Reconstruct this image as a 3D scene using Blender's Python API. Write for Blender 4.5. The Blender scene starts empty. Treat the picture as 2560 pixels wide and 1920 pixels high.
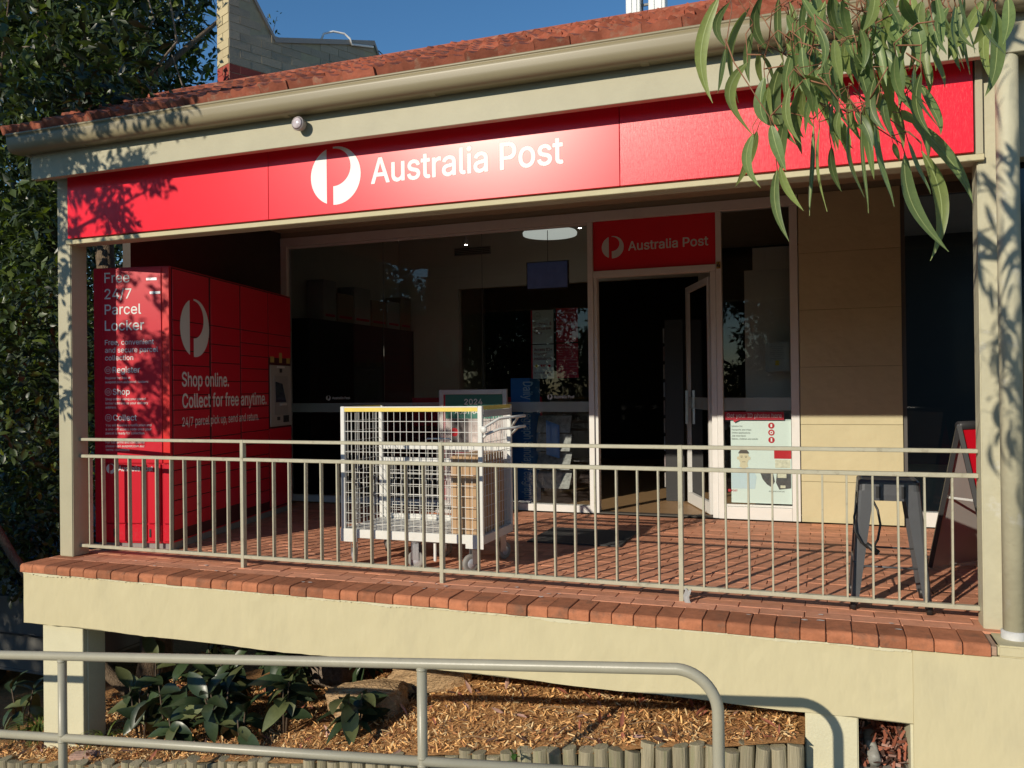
import bpy, bmesh, math, random, os
import numpy as np
from mathutils import Vector, Matrix
R = math.radians
SC = bpy.context.scene
COL = SC.collection

# ------------------------------------------------------------------ camera
CAM_Z = 1.26
def make_camera():
    yaw, pitch, roll = R(20.2), 12 / 2100.0, 0.0115
    fw = Vector((-math.sin(yaw) * math.cos(pitch), math.cos(yaw) * math.cos(pitch), math.sin(pitch)))
    h = Vector((math.cos(yaw), math.sin(yaw), 0)); up = h.cross(fw)
    r = h * math.cos(roll) - up * math.sin(roll); u = up * math.cos(roll) + h * math.sin(roll)
    cd = bpy.data.cameras.new('camera'); cd.sensor_width = 36; cd.lens = 2100 / 2560 * 36
    cd.clip_start = 0.05; cd.clip_end = 2000
    o = bpy.data.objects.new('camera', cd); COL.objects.link(o)
    o.matrix_world = Matrix(((r.x, u.x, -fw.x, 0), (r.y, u.y, -fw.y, 0), (r.z, u.z, -fw.z, CAM_Z), (0, 0, 0, 1)))
    SC.camera = o
make_camera()

# ------------------------------------------------------------------ sky and sun
SUN = Vector((0.415, 1.0, -0.43)).normalized()          # direction the light travels
def make_light():
    w = bpy.data.worlds.new('World'); SC.world = w; w.use_nodes = True
    nt = w.node_tree; bg = nt.nodes['Background']
    sk = nt.nodes.new('ShaderNodeTexSky'); sk.sky_type = 'NISHITA'; sk.sun_disc = False
    sk.sun_elevation = math.asin(-SUN.z); sk.sun_rotation = math.atan2(-SUN.x, -SUN.y)
    sk.air_density = 1.0; sk.dust_density = 0.0; sk.ozone_density = 3.0; sk.altitude = 0
    hs = nt.nodes.new('ShaderNodeHueSaturation'); hs.inputs['Saturation'].default_value = 1.2
    nt.links.new(sk.outputs[0], hs.inputs['Color']); nt.links.new(hs.outputs[0], bg.inputs[0]); bg.inputs[1].default_value = 0.115
    l = bpy.data.lights.new('sun', 'SUN'); l.energy = 4.2; l.angle = R(0.53); l.color = (1, .90, .74)
    o = bpy.data.objects.new('sun', l); COL.objects.link(o)
    o.rotation_euler = SUN.to_track_quat('-Z', 'Y').to_euler(); o.location = (-8, -18, 12)
make_light()
vs = SC.view_settings
vs.view_transform = 'Standard'; vs.look = 'None'; vs.exposure = 0.0; vs.gamma = 1.0; vs.use_curve_mapping = False
SC.render.engine = 'CYCLES'
SC.cycles.max_bounces = 5; SC.cycles.transparent_max_bounces = 8; SC.cycles.diffuse_bounces = 2; SC.cycles.glossy_bounces = 3; SC.cycles.transmission_bounces = 3
SC.cycles.caustics_reflective = False; SC.cycles.caustics_refractive = False; SC.cycles.sample_clamp_indirect = 6.0
try: SC.cycles.use_denoising = True
except Exception: pass

# ------------------------------------------------------------------ materials
MATS = {}
def M(name, col, rough=.6, var=.10, scale=6., bump=0., bscale=40., spec=.5, metal=0., rnd=0., isl=0., dirt=None, dscale=1.5, damt=.5, trans=0., coat=0., stretch=None, detail=3., dmin=.5):
    """principled material with noise colour, optional dirt blotches, random tint per object / island, bump"""
    if name in MATS: return MATS[name]
    m = bpy.data.materials.new(name); m.use_nodes = True; nt = m.node_tree; N = nt.nodes; Lk = nt.links
    b = N['Principled BSDF']; b.inputs['Roughness'].default_value = rough; b.inputs['Metallic'].default_value = metal
    b.inputs['Specular IOR Level'].default_value = spec
    if coat: b.inputs['Coat Weight'].default_value = coat; b.inputs['Coat Roughness'].default_value = .15
    tc = N.new('ShaderNodeTexCoord'); oi = N.new('ShaderNodeObjectInfo')
    vm = N.new('ShaderNodeVectorMath'); vm.operation = 'MULTIPLY_ADD'
    vm.inputs[1].default_value = stretch or (1, 1, 1)
    cx = N.new('ShaderNodeCombineXYZ'); mm = N.new('ShaderNodeMath'); mm.operation = 'MULTIPLY'; mm.inputs[1].default_value = 37.
    Lk.new(oi.outputs['Random'], mm.inputs[0]); Lk.new(mm.outputs[0], cx.inputs[0]); Lk.new(mm.outputs[0], cx.inputs[1])
    Lk.new(tc.outputs['Object'], vm.inputs[0]); Lk.new(cx.outputs[0], vm.inputs[2])
    vec = vm.outputs[0]
    nz = N.new('ShaderNodeTexNoise'); nz.inputs['Scale'].default_value = scale; nz.inputs['Detail'].default_value = detail; nz.inputs['Roughness'].default_value = .6
    Lk.new(vec, nz.inputs['Vector'])
    mr = N.new('ShaderNodeMapRange'); mr.inputs[1].default_value = .25; mr.inputs[2].default_value = .75; mr.inputs[3].default_value = 1 - var; mr.inputs[4].default_value = 1 + var
    Lk.new(nz.outputs['Fac'], mr.inputs[0])
    fac = mr.outputs[0]
    def mul_rand(fac, sock, amt):
        r2 = N.new('ShaderNodeMapRange'); r2.inputs[3].default_value = 1 - amt; r2.inputs[4].default_value = 1 + amt
        Lk.new(sock, r2.inputs[0]); mu = N.new('ShaderNodeMath'); mu.operation = 'MULTIPLY'; Lk.new(fac, mu.inputs[0]); Lk.new(r2.outputs[0], mu.inputs[1]); return mu.outputs[0]
    if rnd: fac = mul_rand(fac, oi.outputs['Random'], rnd)
    if isl:
        gi = N.new('ShaderNodeNewGeometry'); fac = mul_rand(fac, gi.outputs['Random Per Island'], isl)
    sc = N.new('ShaderNodeVectorMath'); sc.operation = 'SCALE'; sc.inputs[0].default_value = col; Lk.new(fac, sc.inputs['Scale'])
    out = sc.outputs[0]
    if dirt:
        n2 = N.new('ShaderNodeTexNoise'); n2.inputs['Scale'].default_value = dscale; n2.inputs['Detail'].default_value = 5.; n2.inputs['Roughness'].default_value = .68
        Lk.new(vec, n2.inputs['Vector'])
        m2 = N.new('ShaderNodeMapRange'); m2.inputs[1].default_value = dmin; m2.inputs[2].default_value = dmin + .22; m2.inputs[3].default_value = 0; m2.inputs[4].default_value = damt
        Lk.new(n2.outputs['Fac'], m2.inputs[0])
        mx = N.new('ShaderNodeMix'); mx.data_type = 'RGBA'; Lk.new(m2.outputs[0], mx.inputs[0]); Lk.new(out, mx.inputs[6]); mx.inputs[7].default_value = (*dirt, 1)
        out = mx.outputs[2]
    Lk.new(out, b.inputs['Base Color'])
    if bump:
        n3 = N.new('ShaderNodeTexNoise'); n3.inputs['Scale'].default_value = bscale; n3.inputs['Detail'].default_value = 2.; Lk.new(vec, n3.inputs['Vector'])
        bp = N.new('ShaderNodeBump'); bp.inputs['Strength'].default_value = 1.; bp.inputs['Distance'].default_value = bump
        Lk.new(n3.outputs['Fac'], bp.inputs['Height']); Lk.new(bp.outputs[0], b.inputs['Normal'])
    if trans:
        tl = N.new('ShaderNodeBsdfTranslucent'); ms = N.new('ShaderNodeMixShader'); ms.inputs[0].default_value = trans
        hs = N.new('ShaderNodeVectorMath'); hs.operation = 'MULTIPLY'; hs.inputs[1].default_value = (1.5, 1.6, .6); Lk.new(out, hs.inputs[0]); Lk.new(hs.outputs[0], tl.inputs[0])
        Lk.new(b.outputs[0], ms.inputs[1]); Lk.new(tl.outputs[0], ms.inputs[2]); Lk.new(ms.outputs[0], N['Material Output'].inputs[0])
    MATS[name] = m; return m

def glass(name, tint=(.93, .96, .95), ior=1.5, frost=0.):
    m = bpy.data.materials.new(name); m.use_nodes = True; nt = m.node_tree; N = nt.nodes; Lk = nt.links
    N.remove(N['Principled BSDF'])
    tr = N.new('ShaderNodeBsdfTransparent'); tr.inputs[0].default_value = (*tint, 1)
    gl = N.new('ShaderNodeBsdfGlossy'); gl.inputs['Roughness'].default_value = 0.0; gl.inputs[0].default_value = (1, 1, 1, 1)
    fr = N.new('ShaderNodeFresnel'); fr.inputs[0].default_value = ior
    ms = N.new('ShaderNodeMixShader'); Lk.new(fr.outputs[0], ms.inputs[0]); Lk.new(tr.outputs[0], ms.inputs[1]); Lk.new(gl.outputs[0], ms.inputs[2])
    out = ms
    if frost:
        df = N.new('ShaderNodeBsdfDiffuse'); df.inputs[0].default_value = (.62, .74, .72, 1)
        m2 = N.new('ShaderNodeMixShader'); m2.inputs[0].default_value = frost; Lk.new(ms.outputs[0], m2.inputs[1]); Lk.new(df.outputs[0], m2.inputs[2]); out = m2
    Lk.new(out.outputs[0], N['Material Output'].inputs[0]); return m

def emit(name, col, s):
    m = bpy.data.materials.new(name); m.use_nodes = True; b = m.node_tree.nodes['Principled BSDF']
    b.inputs['Base Color'].default_value = (*col, 1); b.inputs['Emission Color'].default_value = (*col, 1); b.inputs['Emission Strength'].default_value = s; return m

CREAM = M('cream_render', (.565, .505, .315), .75, .05, 3., .006, 11., .3, dirt=(.40, .35, .22), dscale=2.2, damt=.3, dmin=.55)
CREAMB = M('cream_beam_render', (.565, .505, .315), .75, .04, 2.5, .005, 9., .3, dirt=(.40, .36, .25), dscale=2.2, damt=.30, dmin=.55, stretch=(1.8, 1, .8))
CREAM2 = M('cream_paint_trim', (.43, .40, .275), .55, .06, 5., .0006, 60., .4, dirt=(.36, .33, .24), dscale=3.5, damt=.4, dmin=.55)
PALE = M('pale_pier_render', (.61, .575, .40), .75, .05, 5., .002, 70., .3, dirt=(.42, .40, .3), dscale=3., damt=.25, dmin=.55)
GUTTER = M('gutter_paint', (.265, .225, .135), .42, .06, 2., 0., 40., .5, stretch=(.3, 2, 2), dirt=(.30, .26, .17), dscale=2.5, damt=.4)
RAILM = M('railing_paint', (.44, .415, .305), .45, .10, 14., .0006, 120., .5, dirt=(.20, .165, .11), dscale=19., damt=.75, dmin=.56)
PIPEM = M('handrail_paint', (.355, .34, .26), .38, .06, 10., .0004, 90., .5, dirt=(.16, .16, .14), dscale=7., damt=.5, dmin=.60)
PEEL = M('peeling_downpipe_paint', (.50, .47, .33), .6, .08, 8., .0015, 40., .4, dirt=(.62, .62, .60), dscale=6., damt=.9, dmin=.585)
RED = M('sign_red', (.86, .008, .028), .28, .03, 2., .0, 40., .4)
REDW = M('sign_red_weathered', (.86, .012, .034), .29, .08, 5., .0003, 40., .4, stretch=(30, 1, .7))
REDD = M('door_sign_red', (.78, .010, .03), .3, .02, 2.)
WHITE = M('white_vinyl', (.82, .82, .80), .5, .01, 2.)
WHITE_D = M('window_decal_white', (.7, .72, .70), .5, .01, 2.)
ALU = M('white_window_frame', (.72, .71, .68), .4, .04, 6., .0, 40., .5, dirt=(.5, .48, .42), dscale=4., damt=.3, dmin=.58)
BRICK = M('terracotta_paver', (.41, .155, .077), .8, .22, 16., .003, 90., .25, rnd=.24, dirt=(.12, .085, .06), dscale=9., damt=.7, dmin=.53)
BRICKF = M('terracotta_floor', (.58, .26, .155), .72, .18, 14., .002, 110., .3, rnd=.16, isl=.18, dirt=(.42, .35, .30), dscale=9., damt=.3, dmin=.56)
GROUT = M('paver_grout', (.40, .27, .19), .9, .2, 30., .002, 80., .2)
TILE = M('roof_tile_terracotta', (.34, .105, .062), .8, .25, 10., .003, 40., .2, rnd=.34, dirt=(.36, .27, .19), dscale=13., damt=.75, dmin=.54)
CONC = M('concrete', (.30, .28, .24), .9, .15, 12., .002, 60., .2, dirt=(.17, .15, .12), dscale=3., damt=.5)
ASPH = M('asphalt', (.085, .083, .08), .9, .2, 60., .003, 150., .25, dirt=(.13, .125, .12), dscale=.6, damt=.4)
DARK = M('interior_gloom_paint', (.03, .03, .03), .8, .05, 3.)  # near-black wall colour stands for the darkness of the unlit back room
BLACKP = M('black_plastic', (.02, .02, .02), .45, .05, 6.)
IWALL = M('interior_wall', (.60, .56, .47), .85, .04, 3.)
GREYM = M('stool_gunmetal', (.085, .088, .095), .34, .08, 9., .0004, 100., .6, metal=.2, dirt=(.12, .12, .12), dscale=22., damt=.4, dmin=.62)
CARTW = M('trolley_white_steel', (.70, .70, .66), .42, .05, 9., .0003, 80., .5, dirt=(.42, .39, .33), dscale=11., damt=.4, dmin=.6)
ZINC = M('zinc_plate', (.45, .47, .50), .32, .1, 12., metal=.8)
TYRE = M('grey_rubber', (.26, .25, .23), .7, .1, 12.)
CARD = M('cardboard', (.46, .30, .17), .8, .05, 7., .0004, 90., .3)
YEL = M('yellow_strip', (.74, .56, .10), .5, .08, 9., dirt=(.7, .68, .55), dscale=10., damt=.6, dmin=.58)

# ------------------------------------------------------------------ mesh helpers
class MB:
    def __init__(s): s.v = []; s.f = []; s.m = []
    def add(s, vs_, fs, mi=0):
        n = len(s.v); s.v += [tuple(v) for v in vs_]
        for f in fs: s.f.append(tuple(i + n for i in f)); s.m.append(mi)
        return s
    def box(s, x0, x1, y0, y1, z0, z1, mi=0):
        return s.add([(x0, y0, z0), (x1, y0, z0), (x1, y1, z0), (x0, y1, z0), (x0, y0, z1), (x1, y0, z1), (x1, y1, z1), (x0, y1, z1)],
              [(0, 3, 2, 1), (4, 5, 6, 7), (0, 1, 5, 4), (1, 2, 6, 5), (2, 3, 7, 6), (3, 0, 4, 7)], mi)
    def tube(s, pts, r, n=8, mi=0, cap=True):
        pts = [Vector(p) for p in pts]; rr = r if isinstance(r, (list, tuple)) else [r] * len(pts)
        rings = []; u = None
        for i, p in enumerate(pts):
            t = (pts[min(i + 1, len(pts) - 1)] - pts[max(i - 1, 0)]).normalized()
            if u is None:
                u = t.orthogonal().normalized()
            u = (u - t * u.dot(t)).normalized(); w = t.cross(u)
            rings.append([p + (u * math.cos(2 * math.pi * k / n) + w * math.sin(2 * math.pi * k / n)) * rr[i] for k in range(n)])
        vs_ = [v for ring in rings for v in ring]; fs = []
        for i in range(len(pts) - 1):
            for k in range(n):
                k2 = (k + 1) % n; fs.append((i * n + k, i * n + k2, (i + 1) * n + k2, (i + 1) * n + k))
        if cap: fs.append(tuple(reversed(range(n)))); fs.append(tuple((len(pts) - 1) * n + k for k in range(n)))
        return s.add(vs_, fs, mi)
    def prism(s, poly, axis, a0, a1, mi=0):
        """poly: 2d points; extruded along axis 'x','y','z' between a0 and a1"""
        def P(p, a): return {'x': (a, p[0], p[1]), 'y': (p[0], a, p[1]), 'z': (p[0], p[1], a)}[axis]
        n = len(poly); vs_ = [P(p, a0) for p in poly] + [P(p, a1) for p in poly]
        fs = [tuple(range(n)), tuple(reversed(range(n, 2 * n)))] + [(k, (k + 1) % n + 0, (k + 1) % n + n, k + n) for k in range(n)]
        return s.add(vs_, fs, mi)
    def lathe(s, prof, n=20, c=(0, 0, 0), axis='z', mi=0):
        vs_ = []; fs = []
        for (r, h) in prof:
            for k in range(n):
                a = 2 * math.pi * k / n; x, y = r * math.cos(a), r * math.sin(a)
                vs_.append({'z': (c[0] + x, c[1] + y, c[2] + h), 'y': (c[0] + x, c[1] + h, c[2] + y), 'x': (c[0] + h, c[1] + x, c[2] + y)}[axis])
        for i in range(len(prof) - 1):
            for k in range(n): k2 = (k + 1) % n; fs.append((i * n + k, i * n + k2, (i + 1) * n + k2, (i + 1) * n + k))
        fs.append(tuple(range(n))); fs.append(tuple((len(prof) - 1) * n + k for k in range(n)))
        return s.add(vs_, fs, mi)
    def sheet(s, fn, us, ws, mi=0):
        vs_ = [fn(u, w) for u in us for w in ws]; n = len(ws)
        fs = [(i * n + j, (i + 1) * n + j, (i + 1) * n + j + 1, i * n + j + 1) for i in range(len(us) - 1) for j in range(n - 1)]
        return s.add(vs_, fs, mi)
    def mesh(s, name, mats, smooth=False, bevel=0., seg=1, fix=True):
        me = bpy.data.meshes.new(name); me.from_pydata(s.v, [], s.f)
        for m in (mats if isinstance(mats, (list, tuple)) else [mats]): me.materials.append(m)
        if isinstance(mats, (list, tuple)): me.polygons.foreach_set('material_index', s.m)
        if fix or bevel:
            bm = bmesh.new(); bm.from_mesh(me)
            if fix: bmesh.ops.recalc_face_normals(bm, faces=bm.faces)
            if bevel:
                es = [e for e in bm.edges if len(e.link_faces) == 2 and e.calc_face_angle(0) > .5]
                bmesh.ops.bevel(bm, geom=es, offset=bevel, segments=seg, affect='EDGES', clamp_overlap=True)
            bm.to_mesh(me); bm.free()
        if smooth: me.polygons.foreach_set('use_smooth', [True] * len(me.polygons))
        me.update(); return me
    def build(s, name, mats, parent=None, smooth=False, bevel=0., seg=1, local=False, fix=True):
        return obj(name, s.mesh(name, mats, smooth, bevel, seg, fix), parent, local)

def obj(name, me, parent=None, local=False):
    o = bpy.data.objects.new(name, me); COL.objects.link(o)
    if parent is not None: attach(o, parent, local)
    return o
def attach(o, parent, local=False):
    o.parent = parent
    if not local: o.matrix_parent_inverse = world_of(parent).inverted()
def world_of(o):
    if o.parent is None: return o.matrix_basis.copy()
    return world_of(o.parent) @ o.matrix_parent_inverse @ o.matrix_basis
def thing(name, label, cat, loc=(0, 0, 0), rz=0., group=None):
    o = bpy.data.objects.new(name, None); COL.objects.link(o); o.location = loc; o.rotation_euler = (0, 0, rz); o.empty_display_size = .1
    return tag(o, label, cat, group)
def tag(o, label=None, cat=None, group=None, kind=None):
    if label: o['label'] = label
    if cat: o['category'] = cat
    if group: o['group'] = group
    if kind: o['kind'] = kind
    return o
def stuff(o): o['kind'] = 'stuff'; return o
def structure(o, label=None):
    o['kind'] = 'structure'
    if label: o['label'] = label
    return o

# ---- lettering -----------------------------------------------------------
def load_font():
    try:
        p = os.path.join(bpy.utils.resource_path('LOCAL'), 'datafiles', 'fonts', 'Inter.woff2')
        if os.path.exists(p): return bpy.data.fonts.load(p)
    except Exception: pass
    return None
FONT = load_font()
GLY = {}
def build_glyphs(chars):
    """outline polygons and advance of every character, read once from the font"""
    obs = []
    for ch, body in [('', '|')] + [(c, c + '|') for c in sorted(set(chars))] + [(' ', 'n n|')]:
        cu = bpy.data.curves.new('glyph', 'FONT'); cu.body = body
        if FONT: cu.font = FONT
        o = bpy.data.objects.new('glyph', cu); COL.objects.link(o); obs.append((ch, o))
    bpy.context.view_layer.update(); dg = bpy.context.evaluated_depsgraph_get(); x0 = 0
    for ch, o in obs:
        polys = []
        for sp_ in o.to_curve(dg).splines:
            if sp_.type == 'BEZIER':
                pts = []; bp_ = sp_.bezier_points; n = len(bp_)
                for i in range(n):
                    a, b = bp_[i], bp_[(i + 1) % n]; d = (b.co - a.co).normalized()
                    st_ = d.cross(a.handle_right - a.co).length + d.cross(b.handle_left - b.co).length < 1e-4
                    for k in range(1 if st_ else 5):
                        t = k / 5; u = 1 - t; p = a.co * u ** 3 + a.handle_right * 3 * u * u * t + b.handle_left * 3 * u * t * t + b.co * t ** 3; pts.append((p.x, p.y))
            else: pts = [(p.co.x, p.co.y) for p in sp_.points]
            polys.append(pts)
        o.to_curve_clear(); bar_ = min(p[0] for p in polys[-1])
        if ch == '': x0 = bar_; continue
        GLY[ch] = (bar_ - x0, polys[:-1])
    GLY[' '] = (GLY[' '][0] - 2 * GLY['n'][0], [])
    for ch, o in obs: cu = o.data; bpy.data.objects.remove(o); bpy.data.curves.remove(cu)
build_glyphs("ABCDEFGHIJKLMNOPQRSTUVWXYZabcdefghijklmnopqrstuvwxyz0123456789&@/.,-:+'")
CAPH = max(p[1] for P in GLY['H'][1] for p in P)
def spans(ch, y):
    """filled intervals of a glyph at height y (non-zero winding)"""
    cr = []
    for P in GLY[ch][1]:
        for i in range(len(P)):
            (ax, ay), (bx, by) = P[i - 1], P[i]
            if (ay > y) != (by > y): cr.append((ax + (bx - ax) * (y - ay) / (by - ay), 1 if by > ay else -1))
    cr.sort(); w = 0; out = []
    for x, d in cr:
        if w == 0: st_ = x
        w += d
        if w == 0: out.append((st_, x))
    return out
_rows = {}
def glyph_rows(ch, bold, n):
    key = (ch, bold, n)
    if key not in _rows:
        ys_ = [p[1] for P in GLY[ch][1] for p in P]; lo, hi = (min(ys_) - bold, max(ys_) + bold) if ys_ else (0, 0); k = max(1, int((hi - lo) * n)); res = []
        for i in range(k):
            y0, y1 = lo + (hi - lo) * i / k, lo + (hi - lo) * (i + 1) / k; y = (y0 + y1) / 2; iv = []
            for dy, wx in (((0, bold), (bold * .8, bold * .6), (-bold * .8, bold * .6)) if bold else ((0, 0),)): iv += [(a - wx, b + wx) for a, b in spans(ch, y + dy)]
            iv.sort(); mg = []
            for a, b in iv:
                if mg and a <= mg[-1][1]: mg[-1][1] = max(mg[-1][1], b)
                else: mg.append([a, b])
            res += [(a, b, y0, y1) for a, b in mg]
        _rows[key] = res
    return _rows[key]
def lettering(mb, txt, o, ux, uz, cap, width=None, bold=.012, mi=0, align='L'):
    """flat letters: origin o, ux = reading direction, uz = up direction, cap = capital height, width = total width"""
    n = 100 if cap > .08 else 70 if cap > .035 else 40 if cap > .012 else 26
    q = []; x = 0
    for ch in txt:
        for a, b, y0, y1 in glyph_rows(ch, bold, n): q.append((x + a, x + b, y0, y1))
        x += GLY[ch][0]
    x0, x1 = min(t[0] for t in q), max(t[1] for t in q); k = cap / CAPH
    kx = k if width is None else width / (x1 - x0); sh = 0 if align == 'L' else (-(x1 - x0) * kx / 2 if align == 'C' else -(x1 - x0) * kx)
    o, ux, uz = Vector(o), Vector(ux), Vector(uz); out = []; ff = []
    for a, b, y0, y1 in q:
        i = len(out); A, B_ = ux * ((a - x0) * kx + sh), ux * ((b - x0) * kx + sh); out += [o + A + uz * (y0 * k), o + B_ + uz * (y0 * k), o + B_ + uz * (y1 * k), o + A + uz * (y1 * k)]; ff.append((i, i + 1, i + 2, i + 3))
    mb.add(out, ff, mi); return mb
def words(name, mat, parent, txt, o, ux, uz, cap, width, bold=.012, local=False):
    """one line of lettering, each word a part of its own"""
    mb = MB(); lettering(mb, txt, o, ux, uz, cap, width, bold); o, ux = Vector(o), Vector(ux)
    tot = sum(GLY[c][0] for c in txt); x = 0; cuts = []
    for c in txt:
        if c == ' ': cuts.append((x + GLY[c][0] / 2) / tot * width)
        x += GLY[c][0]
    parts = [MB() for _ in range(len(cuts) + 1)]
    for i in range(0, len(mb.v), 4):
        q = mb.v[i:i + 4]; u = sum((Vector(p) - o).dot(ux) for p in q) / 4; parts[sum(u > c for c in cuts)].add(q, [(0, 1, 2, 3)])
    for p in parts: p.build(name, mat, parent, local=local, fix=False)
def logo(mb, o, ux, uz, r, rx=None, mi=0):
    rx = rx or r; o, ux, uz = Vector(o), Vector(ux), Vector(uz); n = 28
    P = lambda x, y: o + ux * (x * rx) + uz * (y * r)
    a0 = math.acos(.355); pts = [P(-math.cos(a0 - 2 * a0 * k / n), math.sin(a0 - 2 * a0 * k / n)) for k in range(n + 1)]
    mb.add(pts, [tuple(range(n + 1))], mi)
    b0 = math.asin(.095); outer = [(math.sin(-b0 + (math.pi + 2 * b0) * k / n), math.cos(-b0 + (math.pi + 2 * b0) * k / n)) for k in range(n + 1)]
    inner = [(-.095 + .70 * math.sin(math.pi * k / n), .29 + .65 * math.cos(math.pi * k / n)) for k in range(n + 1)]
    vs_ = [P(*p) for p in outer] + [P(*p) for p in inner]
    mb.add(vs_, [(k, k + 1, n + 1 + k + 1, n + 1 + k) for k in range(n)], mi); return mb
UX, UZ = (1, 0, 0), (0, 0, 1)

# ---- leaves --------------------------------------------------------------
def leaf_template(nseg=4, fold=.25, droop=.25, wide=.42, shape='oval'):
    """unit leaf along +x, width along y, curved down; returns verts, faces (quads)"""
    vs_ = []; fs = []
    for i in range(nseg + 1):
        t = i / nseg
        w = wide * .5 * (math.sin(math.pi * min(1, t * .96 + .03)) ** .8) if shape == 'oval' else wide * .5 * (math.sin(math.pi * t ** .8) ** .9 if 0 < t < 1 else 0.02)
        z = -droop * t * t
        vs_ += [(t, -w, z + fold * w), (t, 0, z), (t, w, z + fold * w)]
    for i in range(nseg):
        a = i * 3; fs += [(a, a + 3, a + 4, a + 1), (a + 1, a + 4, a + 5, a + 2)]
    return np.array(vs_), fs
def scatter_leaves(name, mats, pos, size, rng, parent=None, tmpl=None, down=.35, normal_bias=None, mi=None):
    V, F = tmpl if tmpl else leaf_template(2, .3, .18, .45)
    n = len(pos); d = rng.normal(size=(n, 3)); d[:, 2] = d[:, 2] * .7 - down; d /= np.linalg.norm(d, axis=1)[:, None]
    up = rng.normal(size=(n, 3)) * .55 + (np.array(normal_bias) if normal_bias is not None else np.array([0, 0, 1.])); y = np.cross(up, d); y /= np.linalg.norm(y, axis=1)[:, None] + 1e-9
    z = np.cross(d, y); s = (size * rng.uniform(.6, 1.25, n))[:, None]
    P = pos[:, None, :] + s[:, None, :] * (V[None, :, 0:1] * d[:, None, :] + V[None, :, 1:2] * y[:, None, :] + V[None, :, 2:3] * z[:, None, :])
    k = len(V); P = P.reshape(-1, 3)
    Fa = np.array(F); faces = (Fa[None, :, :] + (np.arange(n) * k)[:, None, None]).reshape(-1, Fa.shape[1])
    me = bpy.data.meshes.new(name); nf = len(faces); q = Fa.shape[1]
    me.vertices.add(len(P)); me.vertices.foreach_set('co', P.astype(np.float32).ravel())
    me.loops.add(nf * q); me.loops.foreach_set('vertex_index', faces.astype(np.int32).ravel())
    me.polygons.add(nf); me.polygons.foreach_set('loop_start', np.arange(0, nf * q, q, dtype=np.int32)); me.polygons.foreach_set('loop_total', np.full(nf, q, dtype=np.int32))
    ml = mats if isinstance(mats, (list, tuple)) else [mats]
    for m in ml: me.materials.append(m)
    if len(ml) > 1:
        pick = rng.choice(len(ml), n, p=mi); me.polygons.foreach_set('material_index', np.repeat(pick, len(F)).astype(np.int32))
    me.polygons.foreach_set('use_smooth', np.ones(nf, dtype=bool)); me.update(); me.validate()
    return obj(name, me, parent)

# ================================================================== THE SETTING
rng = np.random.default_rng(7); random.seed(7)
GX = [-9, -6.2, -5, -4.08, -3.7, -3.1, -2.06, -1.26, -.126, 6]
GT = [-1.50, -1.42, -1.30, -1.146, -1.06, -.976, -.796, -.686, -.567, -.50]
LY = [4.45, 4.42, 4.40, 4.35, 4.32, 4.30, 4.33, 4.42, 4.54, 4.55]
def gtop(x): return float(np.interp(x, GX, GT))
def logy(x): return float(np.interp(x, GX, LY))
def bedz(x, y):
    t = y - logy(x); z = gtop(x) - .015 + (.01 + .12 * math.exp(-((x + 2.2) / 1.1) ** 2)) * max(0, min(t, 1.3))
    z += .018 * math.sin(3.1 * x + 1.3 * y) * math.sin(2.3 * y - x) + .010 * math.sin(9 * x) * math.sin(8 * y)
    if x < -3.2 and y > 6.0: z += (-1.597 - z) * min(1, (y - 6.0) / 1.0) * min(1, (-3.2 - x) / .6)
    if x < -6: z += (-1.597 - z) * min(1, (-6 - x) / 1.2)
    return z
structure(MB().sheet(lambda u, w: (u, w, -1.6), [-300, -60, -20, -8, 0, 8, 20, 60, 300], [-300, -60, -20, 0, 8, 20, 60, 300]).build('ground', ASPH))
MULCHB = M('mulch_soil', (.40, .21, .085), .95, .35, 40., .01, 60., .1)
xs = list(np.linspace(-8, -.104, 100)); ys = list(np.linspace(0, 1, 46))
structure(MB().sheet(lambda u, w: (u, logy(u) - .02 + w * (8.2 - logy(u)), bedz(u, logy(u) - .02 + w * (8.2 - logy(u)))), xs, ys).build('garden_bed', MULCHB, smooth=True))
structure(MB().sheet(lambda u, w: (u, w * logy(u) - (1 - w) * 4.5, gtop(u) - .155), [-9, -6.2, -5, -4, -3, -2, -1, 0, 1, 2, 4, 8], [0, .5, .9, 1.0, 1.02, 1.25]).build('path', CONC))
# parking-bay line far behind the verandah
structure(MB().box(-11, -6.6, 9.2, 9.3, -1.599, -1.594).build('road_marking', M('line_paint', (.6, .6, .58), .8, .2, 20.)))

# ---- verandah floor with every near paver its own piece ----
deck = structure(MB().box(-5.605, 2.4, 4.66, 8.22, -.43, -.014).box(-5.605, .78, 4.622, 4.66, -.057, -.014).build('verandah_floor', GROUT))
def paver_mesh(w, d, h, nose):
    """paver, local origin at its middle top; rounded front nosing if nose"""
    mb = MB()
    if nose:
        prof = [(d / 2, -h), (d / 2, 0)] + [(-d / 2 + .024 - .024 * math.sin(a), -.024 + .024 * math.cos(a)) for a in np.linspace(0, math.pi / 2, 6)] + [(-d / 2, -h)]
        mb.prism(prof, 'x', -w / 2, w / 2)
    else:
        mb.box(-w / 2, w / 2, -d / 2, d / 2, -h, 0)
    return mb
noses = [paver_mesh(w, .240, .060, True).mesh('header_brick', BRICK, bevel=.0025) for w in (.1200, .1190, .1210)]
flats = [paver_mesh(w, .1175, .03, False).mesh('floor_brick', BRICKF, bevel=.002) for w in (.2355, .2345, .234)]
def put(name, me, x, y, z, rz, parent, tilt=0.):
    o = bpy.data.objects.new(name, me); COL.objects.link(o); o.location = (x, y, z); o.rotation_euler = (random.gauss(0, tilt), random.gauss(0, tilt), rz); o.parent = parent; return o
x = -5.555
while x < .76:
    put('brick', random.choice(noses), x, 4.722 + random.gauss(0, .0025), random.gauss(0, .0018), random.gauss(0, .006), deck, .004); x += .125
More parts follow.
